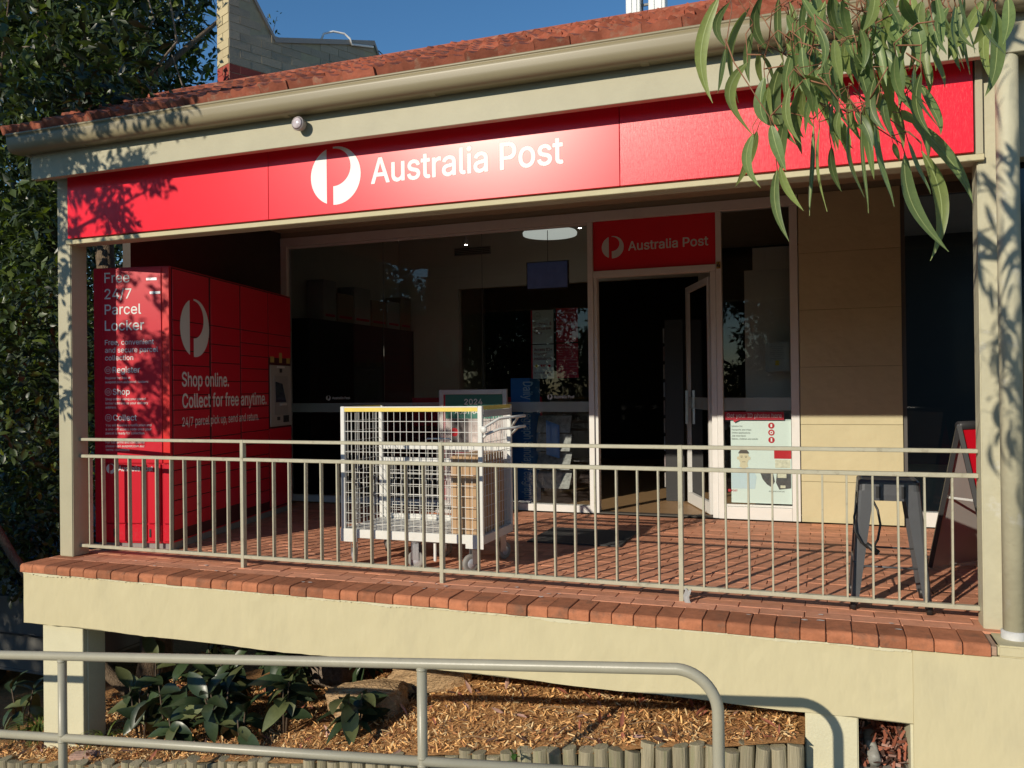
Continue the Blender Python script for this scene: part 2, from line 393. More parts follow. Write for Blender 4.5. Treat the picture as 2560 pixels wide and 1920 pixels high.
put('brick', noses[0], -5.50, 4.92, 0, -math.pi / 2, deck); put('brick', noses[1], -5.50, 5.045, 0, -math.pi / 2, deck)
n_ind = 0; rest = MB()
for r in range(28):
    y = 4.905 + r * .122; x = -5.49 + (.12 if r % 2 else 0)
    while x < .95 + (.8 if r > 2 else 0):
        if r < 8 and n_ind < 235 and x < .72:
            put('brick', random.choice(flats), x, y + random.gauss(0, .001), random.gauss(0, .0012) - .001, random.gauss(0, .004), deck, .003); n_ind += 1
        elif y + .06 < 8.23:
            hx, hy, z = .1175, .0588, random.gauss(0, .0012) - .001; a, b = x + random.gauss(0, .001), y
            rest.add([(a - hx, b - hy, z), (a + hx, b - hy, z), (a + hx, b + hy, z), (a - hx, b + hy, z), (a - hx - .001, b - hy - .001, -.03), (a + hx + .001, b - hy - .001, -.03), (a + hx + .001, b + hy + .001, -.03), (a - hx - .001, b + hy + .001, -.03)],
                     [(0, 1, 2, 3), (4, 5, 1, 0), (5, 6, 2, 1), (6, 7, 3, 2), (7, 4, 0, 3)])
        x += .2395
stuff(rest.build('far_paving', BRICKF, deck, fix=False))
# droppings and paint spots on the pavers
spots = MB(); SPOT = M('lime_spot', (.62, .58, .54), .9, .2, 30.)
for k in range(26):
    cx, cy = random.uniform(-5.2, .4), random.uniform(4.72, 5.05); n = 7; rr = random.uniform(.006, .02)
    spots.add([(cx + rr * random.uniform(.5, 1.6) * math.cos(2 * math.pi * i / n), cy + rr * random.uniform(.3, .9) * math.sin(2 * math.pi * i / n), .0045) for i in range(n)], [tuple(range(n))])
stuff(spots.build('paint_spots', SPOT, deck))

# ================================================================== THE BUILDING
bld = thing('post_office_building', 'low cream shop building with tiled roof, verandah and red sign band', 'building', (-2.4, 8.25, 0))
B = lambda name, mb, mat, **k: mb.build(name, mat, bld, **k)
# verandah edge beam and its supports
def uneven_beam():
    mb = MB(); xs_ = list(np.linspace(-5.595, .41, 90)); zs = [-.433, -.37, -.3, -.2, -.12, -.060]
    mb.sheet(lambda u, w: (u, 4.617 + .0025 * math.sin(2.1 * u) + random.gauss(0, .0008), w + (0 if -.432 < w < -.061 else (.004 * math.sin(6 * u) + random.gauss(0, .0012)))), xs_, zs)
    mb.add([(-5.595, 4.617, -.433), (.41, 4.617, -.433), (.41, 4.9, -.433), (-5.595, 4.9, -.433), (-5.595, 4.617, -.060), (-5.595, 4.9, -.060), (.41, 4.617, -.060), (.41, 4.9, -.060)], [(0, 1, 2, 3), (0, 3, 5, 4), (3, 2, 7, 5), (1, 6, 7, 2)])
    return mb
B('edge_beam', uneven_beam(), CREAMB, smooth=False)
ml = MB(); xs_ = list(np.arange(-5.595, .42, .02))
for a, b in zip(xs_[:-1], xs_[1:]):
    z = -.068 - .006 * random.random() - .012 * max(0, math.sin(3.3 * a) * math.sin(7.9 * a)); ml.add([(a, 4.6125, z), (b, 4.6125, z + random.gauss(0, .002)), (b, 4.6125, -.0615), (a, 4.6125, -.0615), (a, 4.619, z - .001), (b, 4.619, z - .001)], [(0, 1, 2, 3), (4, 5, 1, 0)])
B('mortar_fillet', ml, PALE)
B('retaining_wall', MB().box(.4103, 3.2, 4.616, 4.95, -1.2, -.062), CREAMB, bevel=.004)
B('wall_capping', MB().box(.785, 3.2, 4.6165, 4.899, -.0617, -.006), CREAMB, bevel=.008, seg=2)
B('side_beam', MB().box(-5.595, -5.42, 4.902, 8.2, -.433, -.02), CREAM)
B('pier', MB().box(-5.455, -5.065, 4.660, 4.70, -1.6, -.4332).box(-5.435, -5.06, 4.70, 4.86, -1.6, -.4332), PALE, bevel=.004)
B('pier', MB().box(-4.64, -4.5, 6.3, 6.44, -1.6, -.4332), PALE, bevel=.004)
B('pier', MB().box(-.10, .156, 4.632, 4.93, -1.0, -.4332), PALE, bevel=.006, seg=2)
B('added_foundation_wall', MB().box(-4.3, 3.0, 7.6, 7.8, -1.6, -.4332), CREAM)  # unseen wall added under the deck to keep that space dark
B('reveal', MB().box(.397, .4098, 4.63, 5.6, -1.2, -.4332), PALE)
# posts
B('verandah_post', MB().box(-5.575, -5.438, 4.92, 5.075, 0.001, 2.95), CREAM2, bevel=.006, seg=2)
B('verandah_post', MB().box(.770, .93, 4.900, 5.06, -.08, 2.95), PEEL, bevel=.006, seg=2)
# beam behind the sign, lower strip, soffit, fascia
B('sign_beam', MB().box(-5.44, 3.0, 4.908, 5.03, 2.412, 3.08), CREAM2)
B('sign_ledge', MB().box(-5.43, .80, 4.866, 4.906, 2.405, 2.437), CREAM, bevel=.003)
B('sign_edge_strip', MB().box(.762, .795, 4.872, 4.906, 2.439, 2.92), CREAM2)
B('soffit', MB().box(-5.60, 3.0, 4.772, 5.2, 2.925, 2.94), CREAM2)
B('fascia', MB().box(-5.60, 3.0, 4.716, 4.77, 2.885, 3.20), CREAM2, bevel=.003)
B('verandah_ceiling', MB().box(-5.85, 3.0, 5.032, 8.22, 3.09, 3.11), M('ceiling_board', (.50, .43, .30), .8, .04, 3.))
B('side_wall', MB().box(-5.95, -5.86, 5.95, 8.3, -.45, 3.4), M('shade_dark_side_wall', (.05, .04, .03), .8, .1, 6., .003, 40.))  # shade on this wall is put into its very dark colour
# right-hand wing that closes the verandah beyond the downpipe
B('wing_wall', MB().box(2.2, 2.3, 5.1, 8.2, -.4, 3.09), CREAM)
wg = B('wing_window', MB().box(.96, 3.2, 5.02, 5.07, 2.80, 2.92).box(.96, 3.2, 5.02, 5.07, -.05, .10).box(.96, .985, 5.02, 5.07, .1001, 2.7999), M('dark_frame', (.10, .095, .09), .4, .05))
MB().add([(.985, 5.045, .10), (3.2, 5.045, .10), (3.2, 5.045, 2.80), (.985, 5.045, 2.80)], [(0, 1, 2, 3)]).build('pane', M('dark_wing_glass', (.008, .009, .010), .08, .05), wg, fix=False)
# gutter: ogee profile with rolled lip, sections joined by brackets
def gutter():
    prof = [(4.735, 3.18), (4.735, 3.072), (4.66, 3.070), (4.630, 3.078), (4.612, 3.098), (4.606, 3.13), (4.603, 3.16), (4.601, 3.186)]
    lip = [(4.601 - .010 * math.sin(a), 3.196 - .010 * math.cos(a)) for a in np.linspace(0, 1.6 * math.pi, 8)]
    prof = prof + lip; mb = MB()
    mb.sheet(lambda u, k: (u, prof[int(k)][0], prof[int(k)][1]), [-5.69, -3, 0, 3.0], list(range(len(prof))))
    ring = prof[:8]; mb.add([(-5.69, p[0], p[1]) for p in ring], [tuple(range(8))]); return mb
g = B('gutter', gutter(), GUTTER, smooth=True); g.location.y = -.022
for jx in (-5.05, -3.30, -2.24, -.925, .2):
    prof = [(4.70, 3.067), (4.66, 3.067), (4.628, 3.075), (4.609, 3.097), (4.603, 3.13), (4.600, 3.16), (4.598, 3.184), (4.585, 3.20), (4.589, 3.208), (4.607, 3.205), (4.61, 3.154), (4.62, 3.1), (4.70, 3.073)]
    j = MB().prism(prof, 'x', jx, jx + .045).build('joint_strap', GUTTER, g, smooth=False)
B('gutter_end', MB().prism([(4.62, 3.09), (4.735, 3.06), (4.79, 2.93), (4.86, 2.93), (4.86, 3.16), (4.62, 3.18)], 'x', -5.64, -5.61), CREAM2)

# ---- roof: plane + every tile ----
E0, Z0, SL = 4.635, 3.213, .487; ang = math.atan(SL)
roof = B('roof', MB().add([(-5.74, E0, Z0 - .03), (3.0, E0, Z0 - .03), (3.0, 6.42, Z0 - .03 + SL * (6.42 - E0)), (-5.74, 6.42, Z0 - .03 + SL * (6.42 - E0)), (-5.74, 8.4, Z0 - .1), (3.0, 8.4, Z0 - .1)],
      [(0, 1, 2, 3), (3, 2, 5, 4)]), M('roof_felt', (.10, .045, .03), .9, .1, 5.))
def tile_mesh():
    W, Ln = .222, .355; mb = MB(); us = np.linspace(0, 1, 15)
    def h(u):
        return .022 * math.exp(-((u - .09) / .075) ** 2) + .020 * math.exp(-((u - .52) / .10) ** 2) + .012 * math.exp(-((u - .97) / .06) ** 2)
    top = lambda u, t: ((u - .5) * W, t * Ln, h(u) + .040 - .040 * t)
    ts = [0, .04, .5, 1.]
    vs_ = [top(u, t) for u in us for t in ts]; n = len(ts); fs = [(i * n + j, (i + 1) * n + j, (i + 1) * n + j + 1, i * n + j + 1) for i in range(14) for j in range(3)]
    k = len(vs_); vs_ += [((u - .5) * W, 0, -.008) for u in us]; fs += [(i * n, k + i, k + i + 1, (i + 1) * n) for i in range(14)]
    mb.add(vs_, fs); k2 = len(mb.v); mb.add([(-.5 * W, 0, -.008), (-.5 * W, Ln, -.02), top(0, 0), top(0, 1), (.5 * W, 0, -.008), (.5 * W, Ln, -.02), top(1, 0), top(1, 1)], [(0, 1, 3, 2), (4, 6, 7, 5)])
    return mb.mesh('tile', TILE, smooth=False)
tm = tile_mesh(); GAUGE = .305
for r in range(7):
    off = .105 if r % 2 else 0
    for c in range(33):
        xx = -5.64 + off + c * .2105
        s = r * GAUGE + random.gauss(0, .006); 
        if r > 4 and xx > .9: continue
        o = bpy.data.objects.new('tile', tm); COL.objects.link(o)
        o.location = (xx + random.gauss(0, .003), E0 - .03 + s * math.cos(ang), Z0 + .004 + s * math.sin(ang) + random.gauss(0, .004)); o.rotation_euler = (ang + random.gauss(0, .018), random.gauss(0, .02), random.gauss(0, .012)); attach(o, roof)
ridge = MB()
for c in range(24):
    xx = -5.7 + c * .30; yy, zz = 6.40, Z0 + SL * (6.40 - E0) + .005
    ridge.prism([(yy - .11 * math.cos(a), zz + .075 * math.sin(a) - .015) for a in np.linspace(0, math.pi, 8)], 'x', xx, xx + .315 - .004 * (c % 3))
ridge.build('ridge_capping', TILE, roof)

# ---- shopfront wall ----
SY = 8.25
B('bulkhead', MB().box(-5.86, 3.0, 8.215, 8.35, 3.032, 3.6), M('bulkhead_paint', (.34, .29, .20), .8, .05, 4.))
core = B('pillar', MB().box(-.178, .676, 8.212, 8.5, .0, 3.031), M('block_joint', (.36, .32, .20), .9, .1, 10.))
zz = [.001, .375, .90, 1.43, 1.955, 2.48, 3.030]
for a, b in zip(zz[:-1], zz[1:]):
    MB().box(-.181, .679, 8.200, 8.3, a + .0013, b - .0013).build('block', CREAM, core, bevel=.0022)
fr = lambda *a: MB().box(*a)
win = B('shop_window', fr(-5.86, -.188, 8.20, 8.30, 2.932, 3.030), ALU, bevel=.003)
for nm, a in [('jamb', (-5.86, -5.776, 8.202, 8.298, .001, 2.931)), ('mullion', (-2.196, -2.141, 8.202, 8.298, .001, 2.931)), ('mullion', (-.931, -.878, 8.202, 8.298, .001, 2.931)), ('jamb', (-.262, -.189, 8.202, 8.298, .001, 2.931)),
              ('transom', (-2.140, -.932, 8.204, 8.296, 2.366, 2.431)), ('sill', (-5.775, -2.197, 8.204, 8.296, .001, .072)), ('sill', (-.877, -.263, 8.204, 8.296, .001, .118)), ('door_jamb', (-.986, -.933, 8.215, 8.31, .001, 2.365)), ('door_jamb', (-2.139, -2.105, 8.225, 8.31, .001, 2.365)),
              ('bead', (-.877, -.263, 8.23, 8.27, .119, .137)), ('bead', (-5.775, -2.197, 8.225, 8.27, 2.905, 2.931))]:
    fr(*a).build(nm, ALU, win, bevel=.003)
fr(-2.104, -.987, 8.21, 8.31, .0005, .012).build('threshold', M('dark_threshold', (.07, .06, .05), .6, .1, 20.), win)
GL = glass('shop_glass'); FROST = glass('frosted_band', frost=.42)
for a, b in ((-5.776, -4.545), (-4.541, -3.362), (-3.358, -2.196)):
    MB().add([(a, 8.25, .07), (b, 8.25, .07), (b, 8.25, 2.932), (a, 8.25, 2.932)], [(0, 1, 2, 3)]).build('pane', GL, win, fix=False)
for a in (-4.543, -3.36): fr(a - .002, a + .002, 8.247, 8.253, .071, 2.931).build('glass_joint', M('silicone', (.10, .10, .09), .4, .02), win)
MB().add([(-.878, 8.25, .118), (-.262, 8.25, .118), (-.262, 8.25, 2.932), (-.878, 8.25, 2.932)], [(0, 1, 2, 3)]).build('pane', GL, win, fix=False)
for a, b, z0, z1 in ((-5.775, -2.197, 1.018, 1.122), (-.877, -.263, 1.028, 1.150)):
    MB().add([(a, 8.247, z0), (b, 8.247, z0), (b, 8.247, z1), (a, 8.247, z1)], [(0, 1, 2, 3)]).build('frosted_band', FROST, win, fix=False)
# frosted lower strip beside the photo poster
win2 = B('side_window', fr(.681, 3.0, 8.22, 8.30, 2.932, 3.030), M('dark_frame', (.10, .095, .09), .4, .05), bevel=.003)
fr(.681, .715, 8.222, 8.298, .13, 2.931).build('jamb', M('dark_frame', (0, 0, 0)), win2); fr(.716, 3.0, 8.21, 8.298, .0, .128).build('sill', ALU, win2)
MB().add([(.715, 8.25, .128), (3.0, 8.25, .128), (3.0, 8.25, 2.932), (.715, 8.25, 2.932)], [(0, 1, 2, 3)]).build('pane', GL, win2, fix=False)
# door leaf swung inward
dl = bpy.data.objects.new('door', MB().box(0, .05, -.02, .02, .015, 2.33).box(.87, .92, -.02, .02, .015, 2.33).box(.05, .87, -.02, .02, 2.27, 2.33).box(.05, .87, -.02, .02, .015, .13).mesh('door', ALU, bevel=.002)); COL.objects.link(dl)
dl.location = (-1.005, 8.33, 0); dl.rotation_euler = (0, 0, R(180 - 68)); attach(dl, bld)
MB().add([(.05, 0, .13), (.87, 0, .13), (.87, 0, 2.27), (.05, 0, 2.27)], [(0, 1, 2, 3)]).build('pane', GL, dl, local=True, fix=False)
MB().box(.84, .86, .025, .05, .86, 1.22).box(.84, .86, -.05, -.025, .86, 1.22).build('handle', ZINC, dl, local=True)
MB().add([(.05, .001, 1.028), (.87, .001, 1.028), (.87, .001, 1.15), (.05, .001, 1.15)], [(0, 1, 2, 3)]).build('frosted_band', FROST, dl, local=True, fix=False)

# ---- inside the shop ----
IFLOOR = M('timber_floor', (.36, .22, .11), .45, .18, 4., .0004, 60., .5, stretch=(1, 12, 1))
B('shop_floor', MB().box(-6.2, 3.0, 8.31, 14.8, -.06, .002), IFLOOR)
B('shop_ceiling', MB().box(-6.2, 3.0, 8.36, 14.8, 3.6, 3.65), IWALL)
B('inner_wall', MB().box(-6.2, -5.9, 8.31, 14.8, 0.003, 3.599).box(-5.899, -4.94, 11.2, 11.3, .003, 3.599).box(-4.939, -1.5, 11.2, 11.3, 2.72, 3.599).box(-1.499, -1.3, 11.2, 11.3, .003, 3.599), IWALL)
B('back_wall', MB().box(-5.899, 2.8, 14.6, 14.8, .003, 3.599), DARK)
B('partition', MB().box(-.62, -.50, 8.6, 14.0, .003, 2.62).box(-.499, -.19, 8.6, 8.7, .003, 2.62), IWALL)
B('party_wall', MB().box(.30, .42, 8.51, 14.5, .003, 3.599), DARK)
fc = B('wall_grille', MB().box(-4.98, -4.42, 11.175, 11.199, 3.20, 3.31), M('grille_grey', (.22, .22, .2), .6))
for k in range(4): MB().box(-4.97, -4.43, 11.165, 11.175, 3.212 + k * .025, 3.222 + k * .025).build('slat', BLACKP, fc)

# ================================================================== SIGNS
fs_ = thing('fascia_sign', 'long red Australia Post sign band under the gutter with white logo', 'sign', (-2.3, 4.875, 2.45))
for a, b, m in ((-5.417, -3.577, RED), (-3.5735, -1.1015, RED), (-1.098, .753, REDW)):
    MB().box(a, b, 4.875, 4.904, 2.452, 2.923).build('panel', m, fs_, bevel=.0015)
mb = MB(); logo(mb, (-3.0365, 4.8735, 2.7025), UX, UZ, .1955, .1925); mb.build('logo', WHITE, fs_, fix=False)
words('lettering', WHITE, fs_, 'Australia Post', (-2.767, 4.8735, 2.624), UX, UZ, .161, 1.322, .014)

ds = thing('door_sign', 'smaller dark red Australia Post sign above the open shop door', 'sign', (-1.53, 8.24, 2.43))
MB().box(-2.139, -.933, 8.232, 8.26, 2.433, 2.930).build('panel', REDD, ds)
mb = MB(); logo(mb, (-1.938, 8.2300, 2.6645), UX, UZ, .1115, .1125); mb.build('logo', WHITE_D, ds, fix=False)
words('lettering', WHITE_D, ds, 'Australia Post', (-1.782, 8.2300, 2.621), UX, UZ, .088, .782, .014)

pl = thing('number_plate', 'tiny yellow house number 4 plate on the door frame', 'number plate', (-.905, 8.2, 2.40))
MB().box(-.924, -.885, 8.194, 8.2005, 2.385, 2.450).build('plate', M('brass_yellow', (.42, .28, .05), .5), pl)
mb = MB(); lettering(mb, '4', (-.905, 8.1925, 2.396), UX, UZ, .044, None, .03, align='C'); mb.build('numeral', BLACKP, pl, fix=False)

# decals and posters on the glass
dc = thing('window_decal', 'small white Australia Post lettering on the window above the frosted band, beside the newspaper rack', 'decal', (-2.6, 8.243, 1.14))
mb = MB(); logo(mb, (-2.62, 8.243, 1.172), UX, UZ, .028); lettering(mb, 'Australia Post', (-2.575, 8.243, 1.158), UX, UZ, .028, .215); mb.build('decal_lettering', WHITE_D, dc, fix=False)
dc = thing('window_decal', 'faint white Australia Post lettering on the window near the parcel locker', 'decal', (-5.2, 8.243, 1.14))
mb = MB(); logo(mb, (-5.26, 8.243, 1.180), UX, UZ, .030); lettering(mb, 'Australia Post', (-5.21, 8.243, 1.166), UX, UZ, .028, .235); mb.build('decal_lettering', WHITE_D, dc, fix=False)

PGREY = M('poster_pale', (.52, .55, .50), .6, .02); PRED = M('poster_red', (.42, .012, .03), .6, .03); INK = M('ink_dark_red', (.16, .02, .03), .7, .02); INKP = M('ink_pale_pink', (.62, .30, .30), .7, .02); INKG = M('ink_grey', (.12, .15, .14), .7, .02)
GOLD = M('ink_gold', (.6, .45, .04), .7, .02); INKR = M('ink_red', (.5, .01, .02), .7, .02)
def poster(label, x0, x1, z0, z1, mat, cat='poster', y=8.262, stripe=False):
    t = thing('window_poster', label, cat, ((x0 + x1) / 2, y, z0), group='posters on the shop window')
    MB().box(x0, x1, y - .002, y + .002, z0, z1).build('sheet', mat, t)
    if stripe: MB().box(x0 - .016, x0 - .0005, y - .003, y + .002, z0, z1).build('red_edge', PRED, t)
    return t
YF = 8.2575
t = poster('pale poster reading Deposit & withdraw here, left column top', -2.806, -2.578, 1.722, 2.070, PGREY, stripe=True)
mb = MB()
for k, s in enumerate(('Deposit &', 'withdraw', 'here')): lettering(mb, s, (-2.790, YF, 1.915 - k * .047), UX, UZ, .032, None, .012)
mb.build('lettering', INK, t, fix=False)
ring = MB(); n = 24
ring.add([(-2.752 + r * math.cos(2 * math.pi * k / n), YF, 2.012 + r * math.sin(2 * math.pi * k / n)) for r in (.034, .037) for k in range(n)], [(k, (k + 1) % n, n + (k + 1) % n, n + k) for k in range(n)])
lettering(ring, 'BANK', (-2.765, YF, 2.004), UX, UZ, .012); ring.build('round_mark', INKG, t, fix=False)
t = poster('red poster reading Welcome to Castlecrag LPO, right column top', -2.548, -2.318, 1.730, 2.080, PRED)
mb = MB(); logo(mb, (-2.515, YF, 2.035), UX, UZ, .020); lettering(mb, 'Australia Post', (-2.485, YF, 2.027), UX, UZ, .018, .14)
for k, s in enumerate(('Welcome to', 'Castlecrag', 'LPO')): lettering(mb, s, (-2.532, YF, 1.920 - k * .042), UX, UZ, .026, None, .01)
mb.build('lettering', INKP, t, fix=False)
t = poster('pale poster reading Access 80+ financial institutions with three bank marks', -2.806, -2.578, 1.362, 1.712, PGREY, stripe=True)
mb = MB()
for k, s in enumerate(('Access 80+', 'financial', 'institutions')): lettering(mb, s, (-2.790, YF, 1.648 - k * .047), UX, UZ, .031, .195 if k != 1 else .14, .012)
lettering(mb, 'Bank local, Bank@Post', (-2.790, YF, 1.415), UX, UZ, .015, .19)
for k in range(2): lettering(mb, 'Fees, terms and conditions apply at each', (-2.790, YF, 1.395 - k * .012), UX, UZ, .005, .18 - k * .06, 0)
mb.build('lettering', INK, t, fix=False)
MB().add([(-2.765, YF, 1.470), (-2.745, YF, 1.492), (-2.765, YF, 1.514), (-2.785, YF, 1.492)], [(0, 1, 2, 3)]).build('bank_mark', GOLD, t, fix=False)
mb = MB()
for k in range(3): mb.add([(-2.722 + k * .021, YF, 1.507), (-2.704 + k * .021, YF, 1.507), (-2.708 + k * .017, YF, 1.482), (-2.715 + k * .017, YF, 1.482)], [(0, 1, 2, 3)])
mb.build('bank_mark', INKR, t, fix=False)
mb = MB(); mb.add([(-2.625 + (.023 if k % 2 else .011) * math.cos(math.pi * k / 7), YF, 1.494 + (.023 if k % 2 else .011) * math.sin(math.pi * k / 7)) for k in range(14)], [tuple(range(14))]); mb.build('bank_mark', INKR, t, fix=False)
t = poster("red poster of opening hours headed We're open, right column bottom", -2.548, -2.318, 1.366, 1.718, PRED)
mb = MB(); lettering(mb, "We're open", (-2.532, YF, 1.672), UX, UZ, .018, None, .01)
for k, (a, b) in enumerate((('Monday - Friday', '9.00am - 5.00pm'), ('Saturday', 'Closed'), ('Sunday', 'Closed'))):
    lettering(mb, a, (-2.532, YF, 1.645 - k * .022), UX, UZ, .010, None, .004); lettering(mb, b, (-2.415, YF, 1.645 - k * .022), UX, UZ, .010, None, .004)
lettering(mb, 'This site is protected by', (-2.532, YF, 1.545), UX, UZ, .013, None, .008)
for k in range(2): lettering(mb, 'CCTV', (-2.52, YF, 1.515 - k * .035), UX, UZ, .010); lettering(mb, 'Time delay safe', (-2.415, YF, 1.515 - k * .035), UX, UZ, .009)
for z in (1.572, 1.458): mb.add([(-2.532, YF, z), (-2.335, YF, z), (-2.335, YF, z + .0015), (-2.532, YF, z + .0015)], [(0, 1, 2, 3)])
for k in range(4): lettering(mb, 'We acknowledge the land and waters', (-2.532, YF, 1.425 - k * .010), UX, UZ, .005, .09, 0)
for cx, r in ((-2.355, .022), (-2.385, .013), (-2.408, .009)):
    n = 20; mb.add([(cx + q * math.cos(2 * math.pi * k / n), YF, 1.408 + q * .75 * math.sin(2 * math.pi * k / n)) for q in (r * .45, r) for k in range(n)], [(k, (k + 1) % n, n + (k + 1) % n, n + k) for k in range(n)])
mb.build('lettering', INKP, t, fix=False)

# photo poster in the side light
t = thing('photo_poster', 'tall pale poster for ID photos with a man and a camera, in the narrow window', 'poster', (-.55, 8.27, .12))
PP = M('poster_photo_white', (.70, .80, .76), .6, .02); YP = 8.268
MB().box(-.818, -.268, 8.270, 8.274, .150, .945).build('sheet', PP, t)
mb = MB().box(-.872, -.330, 8.244, 8.2475, .940, 1.016); mb.build('banner', PRED, t)
mb = MB(); lettering(mb, 'Get your ID photos here', (-.850, 8.2425, .962), UX, UZ, .038, .50, .012); mb.build('lettering', M('ink_pinkish_white', (.72, .55, .55), .6, .02), t, fix=False)
MB().add([(-.79, 8.2445, .939), (-.735, 8.2445, .939), (-.785, 8.2445, .915)], [(0, 1, 2)]).build('banner_point', PRED, t, fix=False)
mb = MB(); lettering(mb, 'ID photos for:', (-.830, YP, .872), UX, UZ, .014, None, .006)
for k, s in enumerate(('Passports and Visas', 'Online applications', 'Job interviews', 'Babies, children and adults')): lettering(mb, s, (-.808, YP, .838 - k * .029), UX, UZ, .014, None, .006)
lettering(mb, 'auspost.com.au', (-.475, YP, .262), UX, UZ, .014, None, .004); mb.build('lettering', INKG, t, fix=False)
mb = MB()
for k, z in enumerate((.885, .820, .750)):
    n = 24; mb.add([(-.445 + .029 * math.cos(2 * math.pi * i / n), YP, z + .029 * math.sin(2 * math.pi * i / n)) for i in range(n)], [tuple(range(n))])
mb.box(-.848, -.824, 8.2667, 8.268, .252, .278); lettering(mb, 'POST', (-.818, YP, .256), UX, UZ, .016, None, .02)
mb.add([(-.423, YP, .655), (-.270, YP, .655), (-.270, YP, .575), (-.423, YP, .575)], [(0, 1, 2, 3)]); mb.build('red_marks', INKR, t, fix=False)
mb = MB(); yq = 8.2665
mb.box(-.453, -.437, yq - .001, yq, .872, .90).box(-.452, -.438, yq - .001, yq, .735, .768)
n = 20; mb.add([(-.445 + q * math.cos(2 * math.pi * k / n), yq, .820 + q * math.sin(2 * math.pi * k / n)) for q in (.007, .016) for k in range(n)], [(k, (k + 1) % n, n + (k + 1) % n, n + k) for k in range(n)]); mb.build('icons', WHITE, t, fix=False)
def ell(mb, cx, cz, rx, rz_, y, a0=0, a1=2 * math.pi, n=26): mb.add([(cx + rx * math.cos(a0 + (a1 - a0) * k / n), y, cz + rz_ * math.sin(a0 + (a1 - a0) * k / n)) for k in range(n + 1)], [tuple(range(n + 1))])
mb = MB(); mb.add([(-.815, 8.2682, .285), (-.600, 8.2682, .285), (-.585, 8.2682, .40), (-.61, 8.2682, .462), (-.66, 8.2682, .492), (-.74, 8.2682, .492), (-.79, 8.2682, .465), (-.815, 8.2682, .43)], [tuple(range(8))]); mb.build('printed_shirt', M('print_blue', (.55, .68, .74), .6, .05, 30., stretch=(6, 1, .4)), t, fix=False)
mb = MB(); ell(mb, -.700, .580, .046, .070, 8.2672); ell(mb, -.752, .575, .010, .016, 8.2676); ell(mb, -.648, .575, .010, .016, 8.2676); mb.add([(-.730, 8.2678, .54), (-.670, 8.2678, .54), (-.660, 8.2678, .49), (-.70, 8.2678, .475), (-.74, 8.2678, .49)], [tuple(range(5))]); mb.build('printed_face', M('print_skin', (.68, .60, .42), .6, .03), t, fix=False)
mb = MB(); ell(mb, -.700, .612, .050, .048, 8.2662, 0.15, math.pi - .15)
for s in (-1, 1): mb.box(-.700 + s * .020 - .011, -.700 + s * .020 + .011, 8.2655, 8.2660, .592, .596); mb.box(-.700 + s * .020 - .008, -.700 + s * .020 + .008, 8.2655, 8.2660, .580, .584)
mb.box(-.715, -.685, 8.2655, 8.2660, .538, .5415); mb.build('printed_hair', M('print_brown', (.10, .08, .07), .6, .05), t, fix=False)
mb = MB(); mb.add([(-.55, yq, .44), (-.50, yq, .475), (-.44, yq, .46), (-.42, yq, .36), (-.45, yq, .305), (-.49, yq, .33), (-.53, yq, .38)], [tuple(range(7))]); mb.add([(-.40, yq, .45), (-.34, yq, .47), (-.275, yq, .44), (-.275, yq, .30), (-.38, yq, .285), (-.41, yq, .35)], [tuple(range(6))]); mb.build('printed_camera', M('print_black', (.07, .07, .075), .6, .3, 30.), t, fix=False)
mb = MB().box(-.395, -.315, yq - .0015, yq - .0005, .395, .435).box(-.37, -.325, yq - .0015, yq - .0005, .30, .325).box(-.415, -.28, 8.267, 8.268, .49, .565); mb.build('printed_lights', M('print_cream', (.66, .64, .50), .6, .2, 40.), t)
t = poster('small faded certificate with a gold emblem taped inside the narrow window', -.490, -.278, 1.395, 1.665, M('certificate_paper', (.40, .40, .35), .6, .03), 'certificate')
mb = MB()
for k in range(7): lettering(mb, 'Certificate of appreciation', (-.384, YF, 1.625 - k * .019), UX, UZ, .008, .13 - .03 * (k % 3), 0, align='C')
mb.build('lettering', INKG, t, fix=False); mb = MB(); ell(mb, -.384, 1.485, .018, .014, YF); ell(mb, -.384, 1.462, .02, .012, YF - .0005); mb.build('emblem', GOLD, t, fix=False)

# fittings on the fascia
fl = thing('floodlight', 'small round sensor light fixed to the fascia above the sign', 'light', (-3.178, 4.73, 3.0))
MB().lathe([(.020, 0), (.024, -.03), (.040, -.045), (.046, -.085), (.043, -.092)], 20, (-3.178, 4.737, 3.005), 'y').build('housing', M('lamp_grey', (.42, .38, .36), .4), fl, smooth=True)
MB().lathe([(.040, -.0925), (.030, -.100), (.004, -.103)], 20, (-3.178, 4.737, 3.005), 'y').build('lens', M('lamp_lens', (.55, .48, .50), .15, .25, 30., coat=.5), fl, smooth=True)

# downpipe
dp = thing('downpipe', 'round cream downpipe with peeling paint in front of the verandah post', 'pipe', (.868, 4.78, -.08))
pts = [(.886, 4.775, -.05), (.886, 4.775, 2.15), (.886, 4.775, 2.4), (.886, 4.775, 3.1)]
MB().tube(pts, .052, 22).build('pipe', PEEL, dp, smooth=True)
MB().lathe([(.054, -.085), (.060, -.08), (.061, .03), (.054, .035)], 22, (.886, 4.775, 0)).build('boot', M('white_boot', (.55, .55, .53), .7, .2, 14., .003, 40.), dp, smooth=True)

